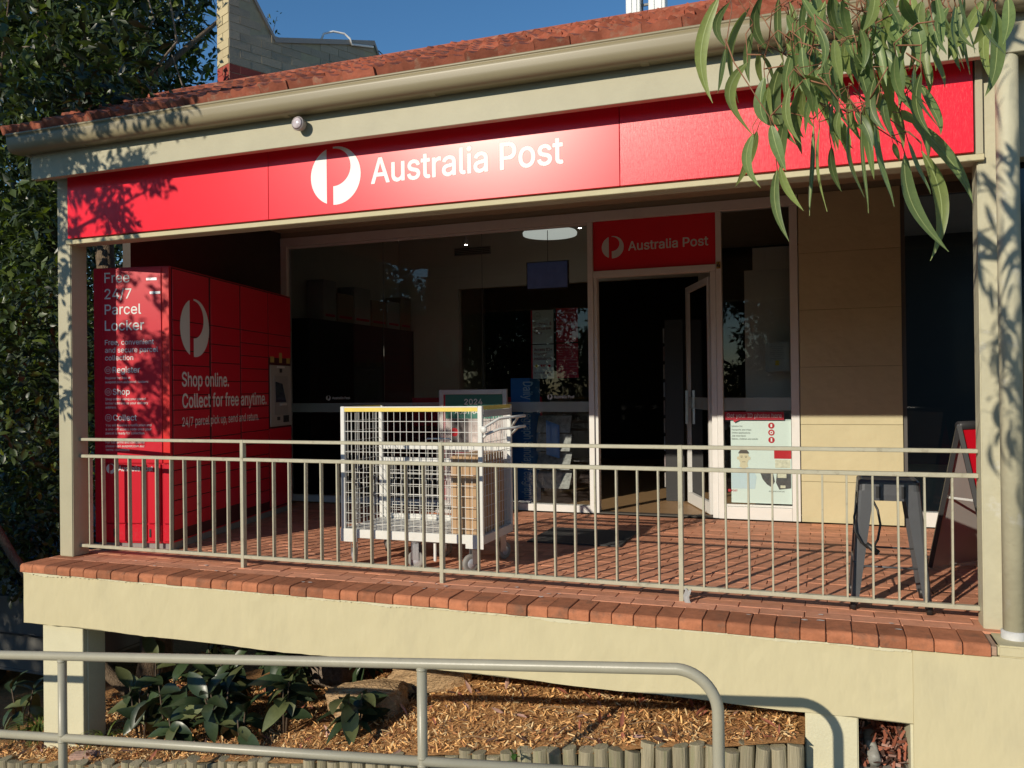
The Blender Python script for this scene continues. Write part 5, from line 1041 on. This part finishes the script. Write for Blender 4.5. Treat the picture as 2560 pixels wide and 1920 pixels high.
GUM=[[-0.285,2.718,2.497,-0.307,2.677,2.139,0.04,-0.036],[-0.213,2.285,2.278,-0.223,2.328,2.169,0.022,-0.026],[-0.202,2.04,2.062,-0.221,2.006,1.943,0.013,0.003],[-0.185,2.575,2.379,-0.23,2.589,2.106,0.032,-0.039],[-0.136,2.389,2.332,-0.116,2.495,2.205,0.027,-0.027],[-0.161,2.347,2.215,-0.174,2.402,2.097,0.02,-0.009],[-0.173,2.318,2.124,-0.158,2.22,1.891,0.031,-0.04],[-0.13,2.318,2.08,-0.113,2.249,1.923,0.033,-0.018],[-0.103,2.067,1.876,-0.069,2.017,1.747,0.026,-0.002],[-0.088,2.137,1.794,-0.036,2.128,1.676,0.02,-0.006],[-0.091,2.565,2.206,-0.06,2.628,1.971,0.04,-0.034],[-0.074,2.667,2.395,-0.031,2.624,2.116,0.026,-0.018],[-0.156,2.514,2.22,-0.149,2.608,2.154,0.017,-0.006],[-0.138,2.323,2.142,-0.111,2.424,2.092,0.011,0.004],[-0.043,2.122,2.004,-0.009,2.223,1.935,0.024,0.008],[-0.027,2.667,2.148,0.062,2.781,1.989,0.033,0.015],[-0.104,2.629,2.422,-0.097,2.68,2.239,0.022,-0.005],[-0.025,2.354,2.289,-0.037,2.406,2.175,0.018,-0.003],[0.043,2.665,2.412,0.089,2.682,2.222,0.032,0.013],[0.104,2.483,2.27,0.218,2.578,2.179,0.031,0.016],[0.115,2.246,2.103,0.183,2.202,1.916,0.031,0.026],[-0.028,2.075,1.985,0.035,2.165,1.935,0.02,0.008],[-0.049,2.49,2.191,0.118,2.529,2.109,0.021,0.009],[0.095,2.215,2.052,0.109,2.138,1.906,0.028,0.008],[0.109,2.383,1.994,0.155,2.471,1.873,0.028,0.005],[0.037,2.298,1.984,0.038,2.279,1.849,0.017,-0.003],[0.033,2.342,1.883,0.056,2.425,1.782,0.019,-0.006],[0.069,2.136,1.883,0.099,2.222,1.718,0.018,-0.01],[0.092,2.056,1.854,0.103,2.103,1.656,0.01,0.004],[-0.011,2.584,2.012,-0.02,2.577,1.748,0.014,-0.005],[0.005,2.569,1.997,0.018,2.517,1.743,0.009,-0.007],[0.125,2.145,1.872,0.156,2.109,1.664,0.023,0.004],[0.196,2.227,1.818,0.287,2.27,1.578,0.036,-0.019],[0.255,2.432,1.869,0.273,2.468,1.586,0.035,0.032],[0.257,2.721,2.034,0.417,2.767,1.784,0.041,0.026],[0.221,2.595,2.032,0.291,2.701,2.017,0.025,-0.007],[0.171,2.695,2.121,0.237,2.748,1.959,0.03,0.015],[-0.1,2.291,1.825,-0.075,2.294,1.633,0.023,-0.013],[-0.089,2.577,2.033,-0.102,2.646,1.902,0.032,-0.006],[-0.174,2.674,2.043,-0.247,2.727,1.891,0.028,0.008],[-0.174,2.512,1.988,-0.153,2.454,1.812,0.027,-0.021],[0.203,2.477,2.084,0.275,2.394,2.011,0.016,-0.008],[0.166,2.497,2.318,0.207,2.416,2.18,0.027,-0.009],[0.179,2.055,2.123,0.234,2.159,2.083,0.024,-0.007],[0.319,2.64,2.354,0.377,2.585,2.184,0.035,-0.015],[0.349,2.052,2.065,0.33,2.132,2.023,0.024,0.006],[0.449,2.551,2.258,0.404,2.474,2.001,0.039,0.02],[0.384,2.594,2.322,0.399,2.674,2.133,0.023,-0.004],[0.272,2.437,2.223,0.269,2.383,2.03,0.018,-0.007],[0.247,2.075,2.046,0.254,1.968,1.945,0.012,0.002],[0.132,2.355,2.089,0.241,2.4,2.048,0.018,-0.004],[0.336,2.474,2.22,0.343,2.406,2.052,0.019,-0.005],[0.482,2.564,2.293,0.45,2.463,2.123,0.03,0.005],[0.254,2.467,2.061,0.291,2.384,1.889,0.028,0.014],[0.047,2.053,1.884,0.046,1.98,1.791,0.017,-0.004],[0.237,2.596,1.946,0.279,2.524,1.77,0.028,0.01],[0.08,2.058,1.881,0.115,2.052,1.785,0.02,0.006],[-0.119,2.291,2.044,-0.102,2.31,1.918,0.024,-0.009],[0.188,2.447,1.902,0.207,2.495,1.865,0.014,0.0],[-0.024,2.691,2.435,-0.003,2.652,2.272,0.024,0.015],[0.113,2.492,2.212,0.127,2.4,2.061,0.024,-0.007],[-0.034,2.226,2.234,0.012,2.129,2.093,0.025,0.009],[-0.036,2.653,2.382,-0.047,2.614,2.204,0.028,0.012],[0.136,2.544,2.346,0.138,2.634,2.226,0.02,-0.001],[-0.057,2.319,2.143,-0.074,2.248,1.96,0.023,-0.006],[0.124,2.22,2.134,0.159,2.215,1.978,0.02,0.003],[0.024,2.321,2.256,0.011,2.218,2.101,0.026,-0.014],[-0.075,2.644,2.326,-0.094,2.677,2.206,0.023,0.017],[-0.035,2.66,2.366,-0.03,2.743,2.268,0.027,-0.008],[0.006,2.558,2.257,-0.037,2.635,2.164,0.019,-0.015],[-0.026,2.543,2.253,-0.036,2.525,2.091,0.021,-0.006],[-0.04,2.623,2.343,-0.046,2.723,2.268,0.031,0.008],[0.13,2.121,2.173,0.094,2.038,2.046,0.025,0.008],[0.016,2.169,2.074,0.039,2.158,1.936,0.017,-0.002],[-0.051,2.655,2.372,-0.062,2.661,2.179,0.023,-0.017],[-0.075,2.648,2.412,-0.076,2.616,2.22,0.019,0.017],[0.023,2.446,2.302,0.046,2.385,2.174,0.017,-0.011],[0.085,2.497,2.324,0.077,2.442,2.199,0.03,-0.013],[0.039,2.055,2.052,0.051,2.03,1.931,0.025,-0.001],[-0.021,2.444,2.275,-0.026,2.536,2.206,0.028,0.011],[0.038,2.25,2.244,0.06,2.352,2.171,0.018,-0.009],[-0.027,2.618,2.263,0.034,2.536,2.127,0.026,0.017],[0.018,2.595,2.242,0.06,2.699,2.112,0.029,0.008],[0.045,2.723,2.439,0.097,2.768,2.331,0.032,-0.006],[0.073,2.322,2.146,0.043,2.333,2.013,0.026,0.001],[0.079,2.504,2.236,0.144,2.529,2.133,0.018,0.016],[0.132,2.178,2.101,0.125,2.271,2.045,0.025,-0.011],[0.149,2.424,2.196,0.165,2.32,2.058,0.024,0.008],[0.131,2.261,2.203,0.154,2.158,2.076,0.027,-0.015],[0.126,2.369,2.267,0.148,2.27,2.072,0.023,0.012],[-0.031,2.421,2.222,-0.069,2.367,2.088,0.028,0.009],[0.036,2.629,2.32,0.077,2.692,2.237,0.025,0.013],[0.06,2.181,2.193,0.08,2.255,2.105,0.024,0.001],[-0.079,2.456,2.215,-0.024,2.402,2.03,0.022,0.009],[-0.005,2.688,2.406,0.029,2.569,2.207,0.032,-0.014],[-0.05,2.329,2.197,-0.071,2.352,2.042,0.026,0.009],[-0.058,2.163,2.093,-0.049,2.161,1.987,0.018,0.01],[0.023,2.669,2.288,0.046,2.631,2.151,0.02,-0.0],[0.002,2.546,2.29,0.003,2.472,2.082,0.027,-0.017],[-0.005,2.733,2.366,0.003,2.844,2.246,0.02,-0.009],[0.109,2.163,2.145,0.093,2.227,2.028,0.026,0.004],[0.077,2.282,2.16,0.105,2.169,2.006,0.027,-0.006],[0.113,2.195,2.093,0.113,2.25,1.978,0.02,-0.01],[0.102,2.373,2.233,0.125,2.379,2.086,0.018,0.01],[-0.033,2.139,2.077,-0.014,2.061,1.935,0.021,-0.004],[0.066,2.305,2.253,0.093,2.307,2.129,0.024,-0.005],[-0.007,2.624,2.418,-0.001,2.612,2.302,0.031,0.011],[0.103,2.277,2.123,0.149,2.374,1.99,0.022,0.002],[0.148,2.529,2.222,0.209,2.586,2.061,0.019,0.005],[0.087,2.612,2.266,0.116,2.608,2.104,0.031,-0.003],[0.058,2.231,2.099,0.048,2.138,1.927,0.019,-0.008],[0.251,2.498,2.275,0.303,2.552,2.115,0.022,0.011],[0.256,2.669,2.367,0.263,2.77,2.298,0.021,0.001],[0.333,2.379,2.213,0.373,2.371,2.093,0.018,-0.014],[0.454,2.687,2.289,0.439,2.589,2.076,0.027,-0.007],[0.173,2.306,2.237,0.223,2.313,2.138,0.025,-0.011],[0.224,2.461,2.292,0.211,2.489,2.131,0.019,0.01],[0.297,2.14,2.122,0.308,2.141,1.972,0.017,-0.012],[0.148,2.168,2.177,0.177,2.138,2.072,0.016,0.014],[0.209,2.165,2.122,0.213,2.121,1.971,0.026,0.011],[0.351,2.464,2.25,0.32,2.444,2.099,0.027,0.002],[0.258,2.152,2.163,0.26,2.144,2.016,0.017,0.011],[0.233,2.508,2.303,0.244,2.459,2.129,0.029,-0.006],[0.239,2.228,2.179,0.248,2.211,2.082,0.027,-0.01],[0.207,2.528,2.276,0.209,2.417,2.069,0.02,0.002],[0.292,2.504,2.263,0.321,2.393,2.115,0.027,0.014],[0.436,2.637,2.325,0.347,2.576,2.167,0.03,0.003],[0.201,2.619,2.336,0.192,2.508,2.115,0.03,0.003],[0.164,2.39,2.244,0.2,2.328,2.109,0.027,0.005],[0.254,2.581,2.286,0.244,2.647,2.157,0.03,0.014],[0.337,2.112,2.095,0.366,1.998,1.935,0.021,0.001],[0.431,2.525,2.28,0.431,2.505,2.168,0.025,0.003],[0.213,2.301,2.233,0.197,2.266,2.125,0.025,0.013],[0.321,2.284,2.213,0.355,2.298,2.057,0.016,0.011],[0.305,2.302,2.184,0.283,2.215,2.063,0.025,-0.014],[0.277,2.364,2.253,0.332,2.475,2.177,0.027,-0.006],[0.276,2.572,2.305,0.27,2.625,2.222,0.023,0.016],[0.39,2.671,2.304,0.384,2.658,2.171,0.028,-0.002],[0.194,2.295,2.248,0.162,2.368,2.126,0.027,-0.007],[0.171,2.115,2.019,0.204,2.176,1.906,0.021,-0.01],[0.097,2.151,2.105,0.097,2.181,2.006,0.018,0.011],[-0.032,2.409,2.066,-0.006,2.475,1.975,0.018,-0.013],[0.22,2.082,1.96,0.241,2.121,1.824,0.02,-0.014],[0.05,2.628,2.188,0.085,2.517,1.958,0.03,-0.018],[0.281,2.513,2.199,0.309,2.456,2.033,0.026,0.013],[-0.057,2.57,2.106,-0.044,2.686,2.011,0.028,-0.015],[-0.002,2.052,2.091,0.007,2.03,1.972,0.018,0.013],[0.141,2.395,2.123,0.182,2.508,1.977,0.029,0.014],[0.187,2.69,2.067,0.205,2.576,1.922,0.031,0.006],[0.144,2.141,1.931,0.157,2.118,1.828,0.02,-0.001],[0.128,2.61,2.198,0.17,2.677,2.044,0.029,0.008],[-0.066,2.438,2.244,-0.05,2.54,2.156,0.019,0.002],[0.051,2.624,2.21,0.117,2.712,2.069,0.031,-0.015],[0.048,2.494,2.004,0.077,2.435,1.867,0.028,0.006],[0.272,2.55,2.161,0.293,2.6,2.067,0.022,0.006],[0.074,2.698,2.291,0.065,2.62,2.118,0.025,-0.017],[-0.06,2.065,1.959,-0.036,2.027,1.807,0.019,-0.014],[0.027,2.229,2.029,-0.032,2.202,1.878,0.021,-0.013],[0.125,2.088,1.963,0.15,2.113,1.841,0.022,-0.017],[0.078,2.348,1.994,0.101,2.291,1.87,0.02,-0.005],[0.031,2.121,1.973,0.048,2.138,1.875,0.018,0.004],[0.103,2.117,1.893,0.126,2.202,1.757,0.02,-0.001],[0.05,2.243,1.955,0.085,2.338,1.872,0.021,-0.015],[0.21,2.126,1.988,0.252,2.095,1.827,0.021,-0.017],[0.231,2.585,2.07,0.269,2.586,1.961,0.031,0.009],[0.138,2.359,2.068,0.181,2.448,1.977,0.027,-0.013],[0.084,2.163,2.052,0.117,2.246,1.936,0.026,0.011],[0.027,2.41,2.128,0.003,2.359,2.015,0.027,-0.018],[0.077,2.294,2.146,0.082,2.24,1.998,0.027,-0.01],[0.231,2.482,2.019,0.269,2.464,1.848,0.029,0.016],[-0.075,2.411,2.276,-0.011,2.448,2.172,0.023,-0.005],[-0.051,2.651,2.186,-0.057,2.699,2.025,0.026,0.005],[-0.053,2.256,2.1,-0.058,2.296,2.006,0.017,0.007],[0.042,2.534,2.187,0.05,2.632,2.086,0.026,-0.019],[0.253,2.307,2.153,0.265,2.313,2.002,0.023,-0.005],[0.035,2.579,2.202,0.017,2.54,2.017,0.021,0.002],[-0.016,2.278,2.082,-0.002,2.307,1.942,0.022,0.001],[0.124,2.308,2.13,0.129,2.391,1.985,0.027,-0.004],[0.041,2.293,2.106,0.023,2.226,1.966,0.019,-0.009],[-0.003,2.477,2.147,-0.011,2.5,2.025,0.021,0.011],[0.237,2.733,2.264,0.307,2.833,2.111,0.021,-0.019],[0.269,2.33,2.192,0.28,2.316,2.091,0.024,-0.0],[0.003,2.506,2.217,0.025,2.507,2.027,0.022,-0.012],[0.083,2.46,2.047,0.131,2.434,1.919,0.018,-0.019],[-0.089,2.651,2.103,-0.044,2.746,1.977,0.028,-0.0]]
def gum_leaf_mesh(wr, bend, mat):
    """unit leaf along +x; lance blade with a fine raised midrib, bowed sideways by bend"""
    n = 12; vs_ = []; fs = []
    for i in range(n + 1):
        t = i / n; w = wr * .5 * (math.sin(math.pi * t ** .72) ** .85 if 0 < t < 1 else .015); yb = bend * 4 * t * (1 - t); z = -.05 * math.sin(math.pi * t * 1.3)
        vs_ += [(t, yb - w, z + w * .35), (t, yb, z), (t, yb + w, z + w * .30)]
    for i in range(n): a = i * 3; fs += [(a, a + 3, a + 4, a + 1), (a + 1, a + 4, a + 5, a + 2)]
    mb = MB(); mb.add(vs_, fs)
    rib = [(i / n, bend * 4 * (i / n) * (1 - i / n), -.05 * math.sin(math.pi * i / n * 1.3)) for i in range(n + 1)]
    q = [];
    for i, p in enumerate(rib): ww = .0065 * (1 - .7 * i / n); q += [(p[0], p[1] - ww, p[2] + .004), (p[0], p[1] + ww, p[2] + .004)]
    mb.add(q, [(2 * i, 2 * i + 2, 2 * i + 3, 2 * i + 1) for i in range(n)], 1)
    q = [(a, b, c - .008) for a, b, c in q]; mb.add(q, [(2 * i, 2 * i + 1, 2 * i + 3, 2 * i + 2) for i in range(n)], 1)
    return mb.mesh('leaf', [mat, GRIB], smooth=True, fix=False)
view = Vector((-.1, 1, .35)).normalized(); gtw = MB(); nodes_ = [Vector((.45, 2.25, 2.95)), Vector((.1, 2.35, 2.72)), Vector((-.12, 2.4, 2.55)), Vector((.25, 2.4, 2.8)), Vector((.6, 2.2, 3.1))]
for k, g_ in enumerate(GUM):
    b, tp, w, bl = Vector(g_[:3]), Vector(g_[3:6]), g_[6], g_[7]; d = tp - b; l = d.length; d /= l
    yv = (Vector((1, .3, 0)) - d * d.dot(Vector((1, .3, 0)))).normalized(); a = random.gauss(0, .32); zv = d.cross(yv); yv2 = yv * math.cos(a) + zv * math.sin(a); zv2 = d.cross(yv2)
    me = gum_leaf_mesh(min(.33, 1.05 * w / l), 1.3 * bl / l, GUMG if k % 3 else GUMD); o = obj('leaf', me)
    o.matrix_world = Matrix(((d.x * l, yv2.x * l, zv2.x * l, b.x), (d.y * l, yv2.y * l, zv2.y * l, b.y), (d.z * l, yv2.z * l, zv2.z * l, b.z), (0, 0, 0, 1))); attach(o, gum)
    q = min(nodes_, key=lambda n_: (n_ - b).length); mid = b.lerp(q, .5) + Vector((random.gauss(0, .02), random.gauss(0, .02), .03)); gtw.tube([b + d * .004, b - d * .02 + Vector((0, 0, .004)), mid, q], [.0012, .0013, .0016, .0022], 5)
    nodes_.append(mid); nodes_.append(b + Vector((0, 0, .02)))
gtw.build('twigs', GTW, gum, smooth=True)
# more of the hanging foliage above the frame, shading the post and the downpipe
pts = np.stack([rng.uniform(-.30, .45, 300), rng.uniform(2.0, 2.9, 300), rng.uniform(2.62, 4.1, 300)], 1)
keep = (pts[:, 0] > np.interp(pts[:, 2], [2.6, 3.2, 3.6], [-.3, -.2, -.05])); pts = pts[keep]
scatter_leaves('crown', [GUMG, GUMD], pts, .24, rng, gum, tmpl=leaf_template(6, .25, .1, .15, 'lance'), down=1.6, mi=[.7, .3])

# ================================================================== BEHIND THE ROOF
nw = thing('neighbour_wall', 'painted brick parapet wall with a stepped top rising behind the roof', 'wall', (-5.59, 7.0, 3.4))
c0 = Vector((-5.592, 7.0)); dv = Vector((.405, .914)); nv = Vector((.914, -.405))
def wp_(s, z, off=0.): return (c0.x + dv.x * s + nv.x * off, c0.y + dv.y * s + nv.y * off, z)
tops = [(0, 5.75), (.02, 5.75), (.52, 5.0), (1.81, 5.34), (1.95, 5.05)]
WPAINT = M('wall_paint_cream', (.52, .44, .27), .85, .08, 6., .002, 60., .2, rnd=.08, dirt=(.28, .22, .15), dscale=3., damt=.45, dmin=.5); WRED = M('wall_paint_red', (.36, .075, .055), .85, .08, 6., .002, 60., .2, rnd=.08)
WSIDE = M('wall_paint_shaded_side', (.40, .335, .245), .85, .08, 6., .002, 60., .2, rnd=.08, dirt=(.24, .19, .14), dscale=3., damt=.45, dmin=.5)  # shade on the wall's long side put into a darker paint
WGR = M('wall_joint', (.42, .36, .23), .95, .1, 20.)
pol = [(0, 3.4)] + [(1.95, 3.4)] + [(s, z) for s, z in reversed(tops)]
mb = MB(); n = len(pol); TH_ = .245
mb.add([wp_(s, z) for s, z in pol] + [wp_(s, z, -TH_) for s, z in pol], [tuple(range(n)), tuple(range(2 * n - 1, n - 1, -1))] + [(k, (k + 1) % n, n + (k + 1) % n, n + k) for k in range(n)]); mb.build('core', WGR, nw)
def topz(s): return float(np.interp(s, [t[0] for t in tops], [t[1] for t in tops]))
BH, BW = .0855, .2395
for r in range(28):
    z0, z1 = 3.4 + r * BH + .0028, 3.4 + (r + 1) * BH - .0028; s = -(BW / 2 if r % 2 else 0)
    while s < 1.95:
        a, b = max(s + .0028, 0), min(s + BW - .0028, 1.95); s += BW
        if b - a < .03 or min(topz(a), topz(b)) < z1 - .02: continue
        o1 = .0032 + random.gauss(0, .0014); v = [wp_(a, z0), wp_(b, z0), wp_(b, z1), wp_(a, z1), wp_(a, z0, o1), wp_(b, z0, o1 + random.gauss(0, .001)), wp_(b, z1, o1), wp_(a, z1, o1 + random.gauss(0, .001))]
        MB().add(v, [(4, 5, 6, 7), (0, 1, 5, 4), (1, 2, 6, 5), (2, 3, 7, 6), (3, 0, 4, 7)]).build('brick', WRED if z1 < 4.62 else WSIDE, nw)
    # end face toward the street
    ev = lambda t, z, out=0.: (c0.x - nv.x * t - dv.x * out, c0.y - nv.y * t - dv.y * out, z)
    for a, b in (((.004, .119), (.127, TH_ - .002)) if r % 2 else ((.004, TH_ - .002),)):
        o1 = .004 + random.gauss(0, .0015)
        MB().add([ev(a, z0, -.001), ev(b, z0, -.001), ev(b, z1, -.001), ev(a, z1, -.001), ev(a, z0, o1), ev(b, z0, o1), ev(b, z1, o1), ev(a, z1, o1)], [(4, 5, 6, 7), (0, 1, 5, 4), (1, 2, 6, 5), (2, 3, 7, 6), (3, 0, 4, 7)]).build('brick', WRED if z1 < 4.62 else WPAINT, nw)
cap = MB(); CAPM = M('metal_capping', (.33, .29, .25), .6, .08, 5.)
for (s0, z0), (s1, z1) in zip(tops[1:-1], tops[2:]): cap.add([wp_(s0, z0 + .005, .02), wp_(s1, z1 + .005, .02), wp_(s1, z1 + .005, -TH_ - .02), wp_(s0, z0 + .005, -TH_ - .02), wp_(s0, z0 - .05, .02), wp_(s1, z1 - .05, .02)], [(0, 1, 2, 3), (4, 5, 1, 0)])
cap.build('capping', CAPM, nw)
pp = thing('roof_conduit', 'white bent conduit pipe on top of the parapet wall', 'conduit', wp_(1.3, 5.2)); 
MB().tube([wp_(1.15, 5.18, -.1), wp_(1.18, 5.27, -.08), wp_(1.28, 5.31, -.04), wp_(1.40, 5.31, 0), wp_(1.46, 5.26, .03), wp_(1.48, 5.20, .03), wp_(1.78, 5.26, .03)], .012, 8).build('pipe', WHITE, pp, smooth=True)
cbl = thing('roof_cable', 'dark overhead cable with clips running down from the parapet wall', 'cable', wp_(1.9, 5.2)); cp = [Vector(wp_(1.88, 5.25)).lerp(Vector((-3.9, 8.6, 4.72)), t) - Vector((0, 0, .12 * math.sin(math.pi * t))) for t in np.linspace(0, 1, 9)]
mb = MB().tube(cp, .007, 6)
for p in cp[1:-1]: mb.box(p.x - .02, p.x + .02, p.y - .015, p.y + .015, p.z - .02, p.z + .02)
mb.build('cable', BLACKP, cbl)
sp = thing('wall_shrub', 'thin sparse shrub growing behind the sloping parapet', 'shrub', wp_(.7, 5.0, -.4))
base = Vector(wp_(.62, 4.6, -.5)); mb = MB(); tips = []
for k in range(9):
    a = random.uniform(-1.2, 1.2); l = random.uniform(.5, .95); e = base + Vector((math.sin(a) * l * .6, random.uniform(-.1, .1), l)); mb.tube([base, base.lerp(e, .6) + Vector((0, 0, .04)), e], [.006, .004, .002], 5); tips += [base.lerp(e, t) for t in np.linspace(.55, 1, 7)]
mb.build('stems', BARK, sp); scatter_leaves('foliage', [LEAFM, LEAFY], np.array([tuple(t + Vector((random.gauss(0, .04), random.gauss(0, .04), random.gauss(0, .03)))) for t in tips for _ in range(2)]), .055, rng, sp, mi=[.6, .4])
tr_ = thing('white_mast', 'twin white steel mast columns with a caged ladder behind the roof', 'mast', (-2.3, 12.1, 3.0))
STW = M('mast_white', (.66, .68, .66), .45, .04, 3.)
for a, b in ((-2.590, -2.380), (-2.262, -2.020)):
    MB().box(a, b, 12.0, 12.22, 3.0, 9.5).build('column', STW, tr_, bevel=.01); MB().box(a + .07, a + .085, 11.985, 12.0, 3.0, 9.5).build('rib', STW, tr_); MB().box(b - .065, b - .05, 11.985, 12.0, 3.0, 9.5).build('rib', STW, tr_)
for k in range(14): MB().box(-2.379, -2.263, 12.10, 12.13, 5.9 + k * .15, 5.93 + k * .15).build('rung', M('ladder_dark', (.12, .13, .13), .5), tr_)
MB().box(-2.372, -2.352, 12.08, 12.10, 3.0, 9.5).build('ladder_rail', M('ladder_dark', (0, 0, 0)), tr_)

# ================================================================== PARKED CAR
car = thing('parked_car', 'pale car parked in the shade behind the trees at the far left', 'car', (-8.5, 6.8, -1.6))
CARP = M('shaded_car_paint', (.16, .155, .14), .25, .03, 3., coat=.6); CGL = M('car_glass', (.01, .012, .014), .08, .05)  # pale car: its shade is put into the darkened paint colour
def carbody():
    cx0, L_ = -10.7, 4.4
    prof = [(0, .32), (.02, .62), (.10, .78), (.75, .90), (1.15, .95), (1.75, 1.40), (2.2, 1.46), (2.9, 1.44), (3.55, 1.05), (4.15, .98), (4.36, .80), (4.4, .40), (4.3, .25), (.1, .25)]
    body = [p if p[1] < .97 else (p[0], .97) for p in prof]; body = [(p[0], min(p[1], .96)) for p in prof]
    ws = [(0, .82), (.06, .86)]; mb = MB(); n = len(body)
    secs = [(5.86, .93), (5.80, 1.0), (7.5, 1.0), (7.44, .93)]
    vs_ = []
    for i, (yy, k) in enumerate(((5.84, .975), (5.80, .995), (7.50, .995), (7.46, .975))):
        for p in body: vs_.append((cx0 + 2.2 + (p[0] - 2.2) * k, yy, -1.6 + .25 + (p[1] - .25) * k))
    fs = [(i * n + j, i * n + (j + 1) % n, (i + 1) * n + (j + 1) % n, (i + 1) * n + j) for i in range(3) for j in range(n)] + [tuple(range(n)), tuple(3 * n + j for j in range(n))]
    mb.add(vs_, fs); mb.build('body', CARP, car, bevel=.02, seg=2)
    cab = [(1.15, .961), (1.75, 1.38), (2.2, 1.45), (2.9, 1.43), (3.58, .961)]
    mb = MB(); vs_ = [(cx0 + p[0], yy + s * .12 * (p[1] - .96) / .5, -1.6 + p[1]) for yy, s in ((5.86, 1), (7.44, -1)) for p in cab]; m = len(cab)
    mb.add(vs_, [tuple(range(m)), tuple(range(2 * m - 1, m - 1, -1))] + [(k, k + 1, m + k + 1, m + k) for k in range(m - 1)]); mb.build('cabin_glass', CGL, car)
    MB().prism([(cx0 + 1.72, -1.6 + 1.385), (cx0 + 2.2, -1.6 + 1.46), (cx0 + 2.95, -1.6 + 1.435), (cx0 + 2.9, -1.6 + 1.48), (cx0 + 2.2, -1.6 + 1.505), (cx0 + 1.75, -1.6 + 1.42)], 'y', 5.98, 7.32).build('roof', CARP, car)
    for wx in (.55, 2.95):
        for yy, s in ((5.80, -1), (7.5, 1)):
            w = MB().lathe([(.20, .02), (.31, .03), (.325, .06), (.325, .18), (.30, .2)], 24, (cx0 + wx, yy - .19 if s > 0 else yy - .01, -1.6 + .325), 'y').build('wheel', M('car_tyre', (.02, .02, .02), .8), car, smooth=True)
            MB().lathe([(.02, -.0), (.19, .01), (.21, .04)], 20, (cx0 + wx, yy - .005 if s < 0 else yy - .03, -1.6 + .325), 'y').build('rim', ZINC, w, smooth=True)
    MB().box(cx0 + .3, cx0 + 4.2, 5.795, 5.806, -1.6 + .60, -1.6 + .615).build('side_strip', BLACKP, car); MB().box(cx0 + 2.9, cx0 + 2.905, 5.793, 5.81, -1.6 + .3, -1.6 + .95).build('door_gap', BLACKP, car)
    MB().box(cx0 + 4.25, cx0 + 4.405, 5.86, 6.1, -1.6 + .70, -1.6 + .85).build('tail_light', M('tail_red', (.3, .01, .01), .2), car); MB().box(cx0 + 3.0, cx0 + 3.18, 5.77, 5.80, -1.6 + .80, -1.6 + .825).build('door_handle', CARP, car)
carbody()

# ================================================================== TREES ACROSS THE STREET (mirrored in the glass) AND FAR SCREEN
def street_tree(label, x, y, h, r, seed, z0=-1.6):
    t = thing('street_tree', label, 'tree', (x, y, z0), group='trees around the car park'); r_ = random.Random(seed)
    MB().tube([(x, y, z0 - .1), (x + .1, y, z0 + h * .3), (x, y + .1, z0 + h * .55), (x + .1, y, z0 + h * .8)], [.22, .17, .13, .05], 10).build('trunk', BARK, t, smooth=True)
    bl = [((x + r_.gauss(0, r * .5), y + r_.gauss(0, r * .5), z0 + h * (.08 + .77 * r_.random())), r * r_.uniform(.25, .42)) for _ in range(26)]
    scatter_leaves('crown', [LEAFD, LEAFM], clump_points(bl, 140, .35), .27, rng, t, mi=[.7, .3])
for k, (lab, x, y, h, r) in enumerate([('leafy tree across the street facing the shop door', -6, -16, 8.0, 3.2), ('leafy tree across the street facing the window', -11.5, -17, 8.0, 3.4), ('rounded tree across the street beyond the window reflection', -17, -19, 8.4, 3.6), ('leafy tree across the street opposite the pillar', -1.5, -17, 8.4, 3.2), ('leafy tree across the street opposite the downpipe', 3, -16, 8.6, 3.4), ('unseen low tree beside the path, added to shade the parked car', -11.5, 1.8, 4.6, 2.0), ('unseen tree across the path, added to block sky mirrored at the window top', -11.6, -3.0, 7.0, 2.3),  # both trees by the path are unseen, added for shade and darker reflections
    ('far tree at the left behind the parked car', -17, 13, 8.0, 3.2), ('far tree beside the car park edge', -13.5, 16, 8.5, 3.4), ('far tree closing the left view', -21, 10, 8.0, 3.4)]):
    street_tree(lab, x, y, h, r, 90 + k)
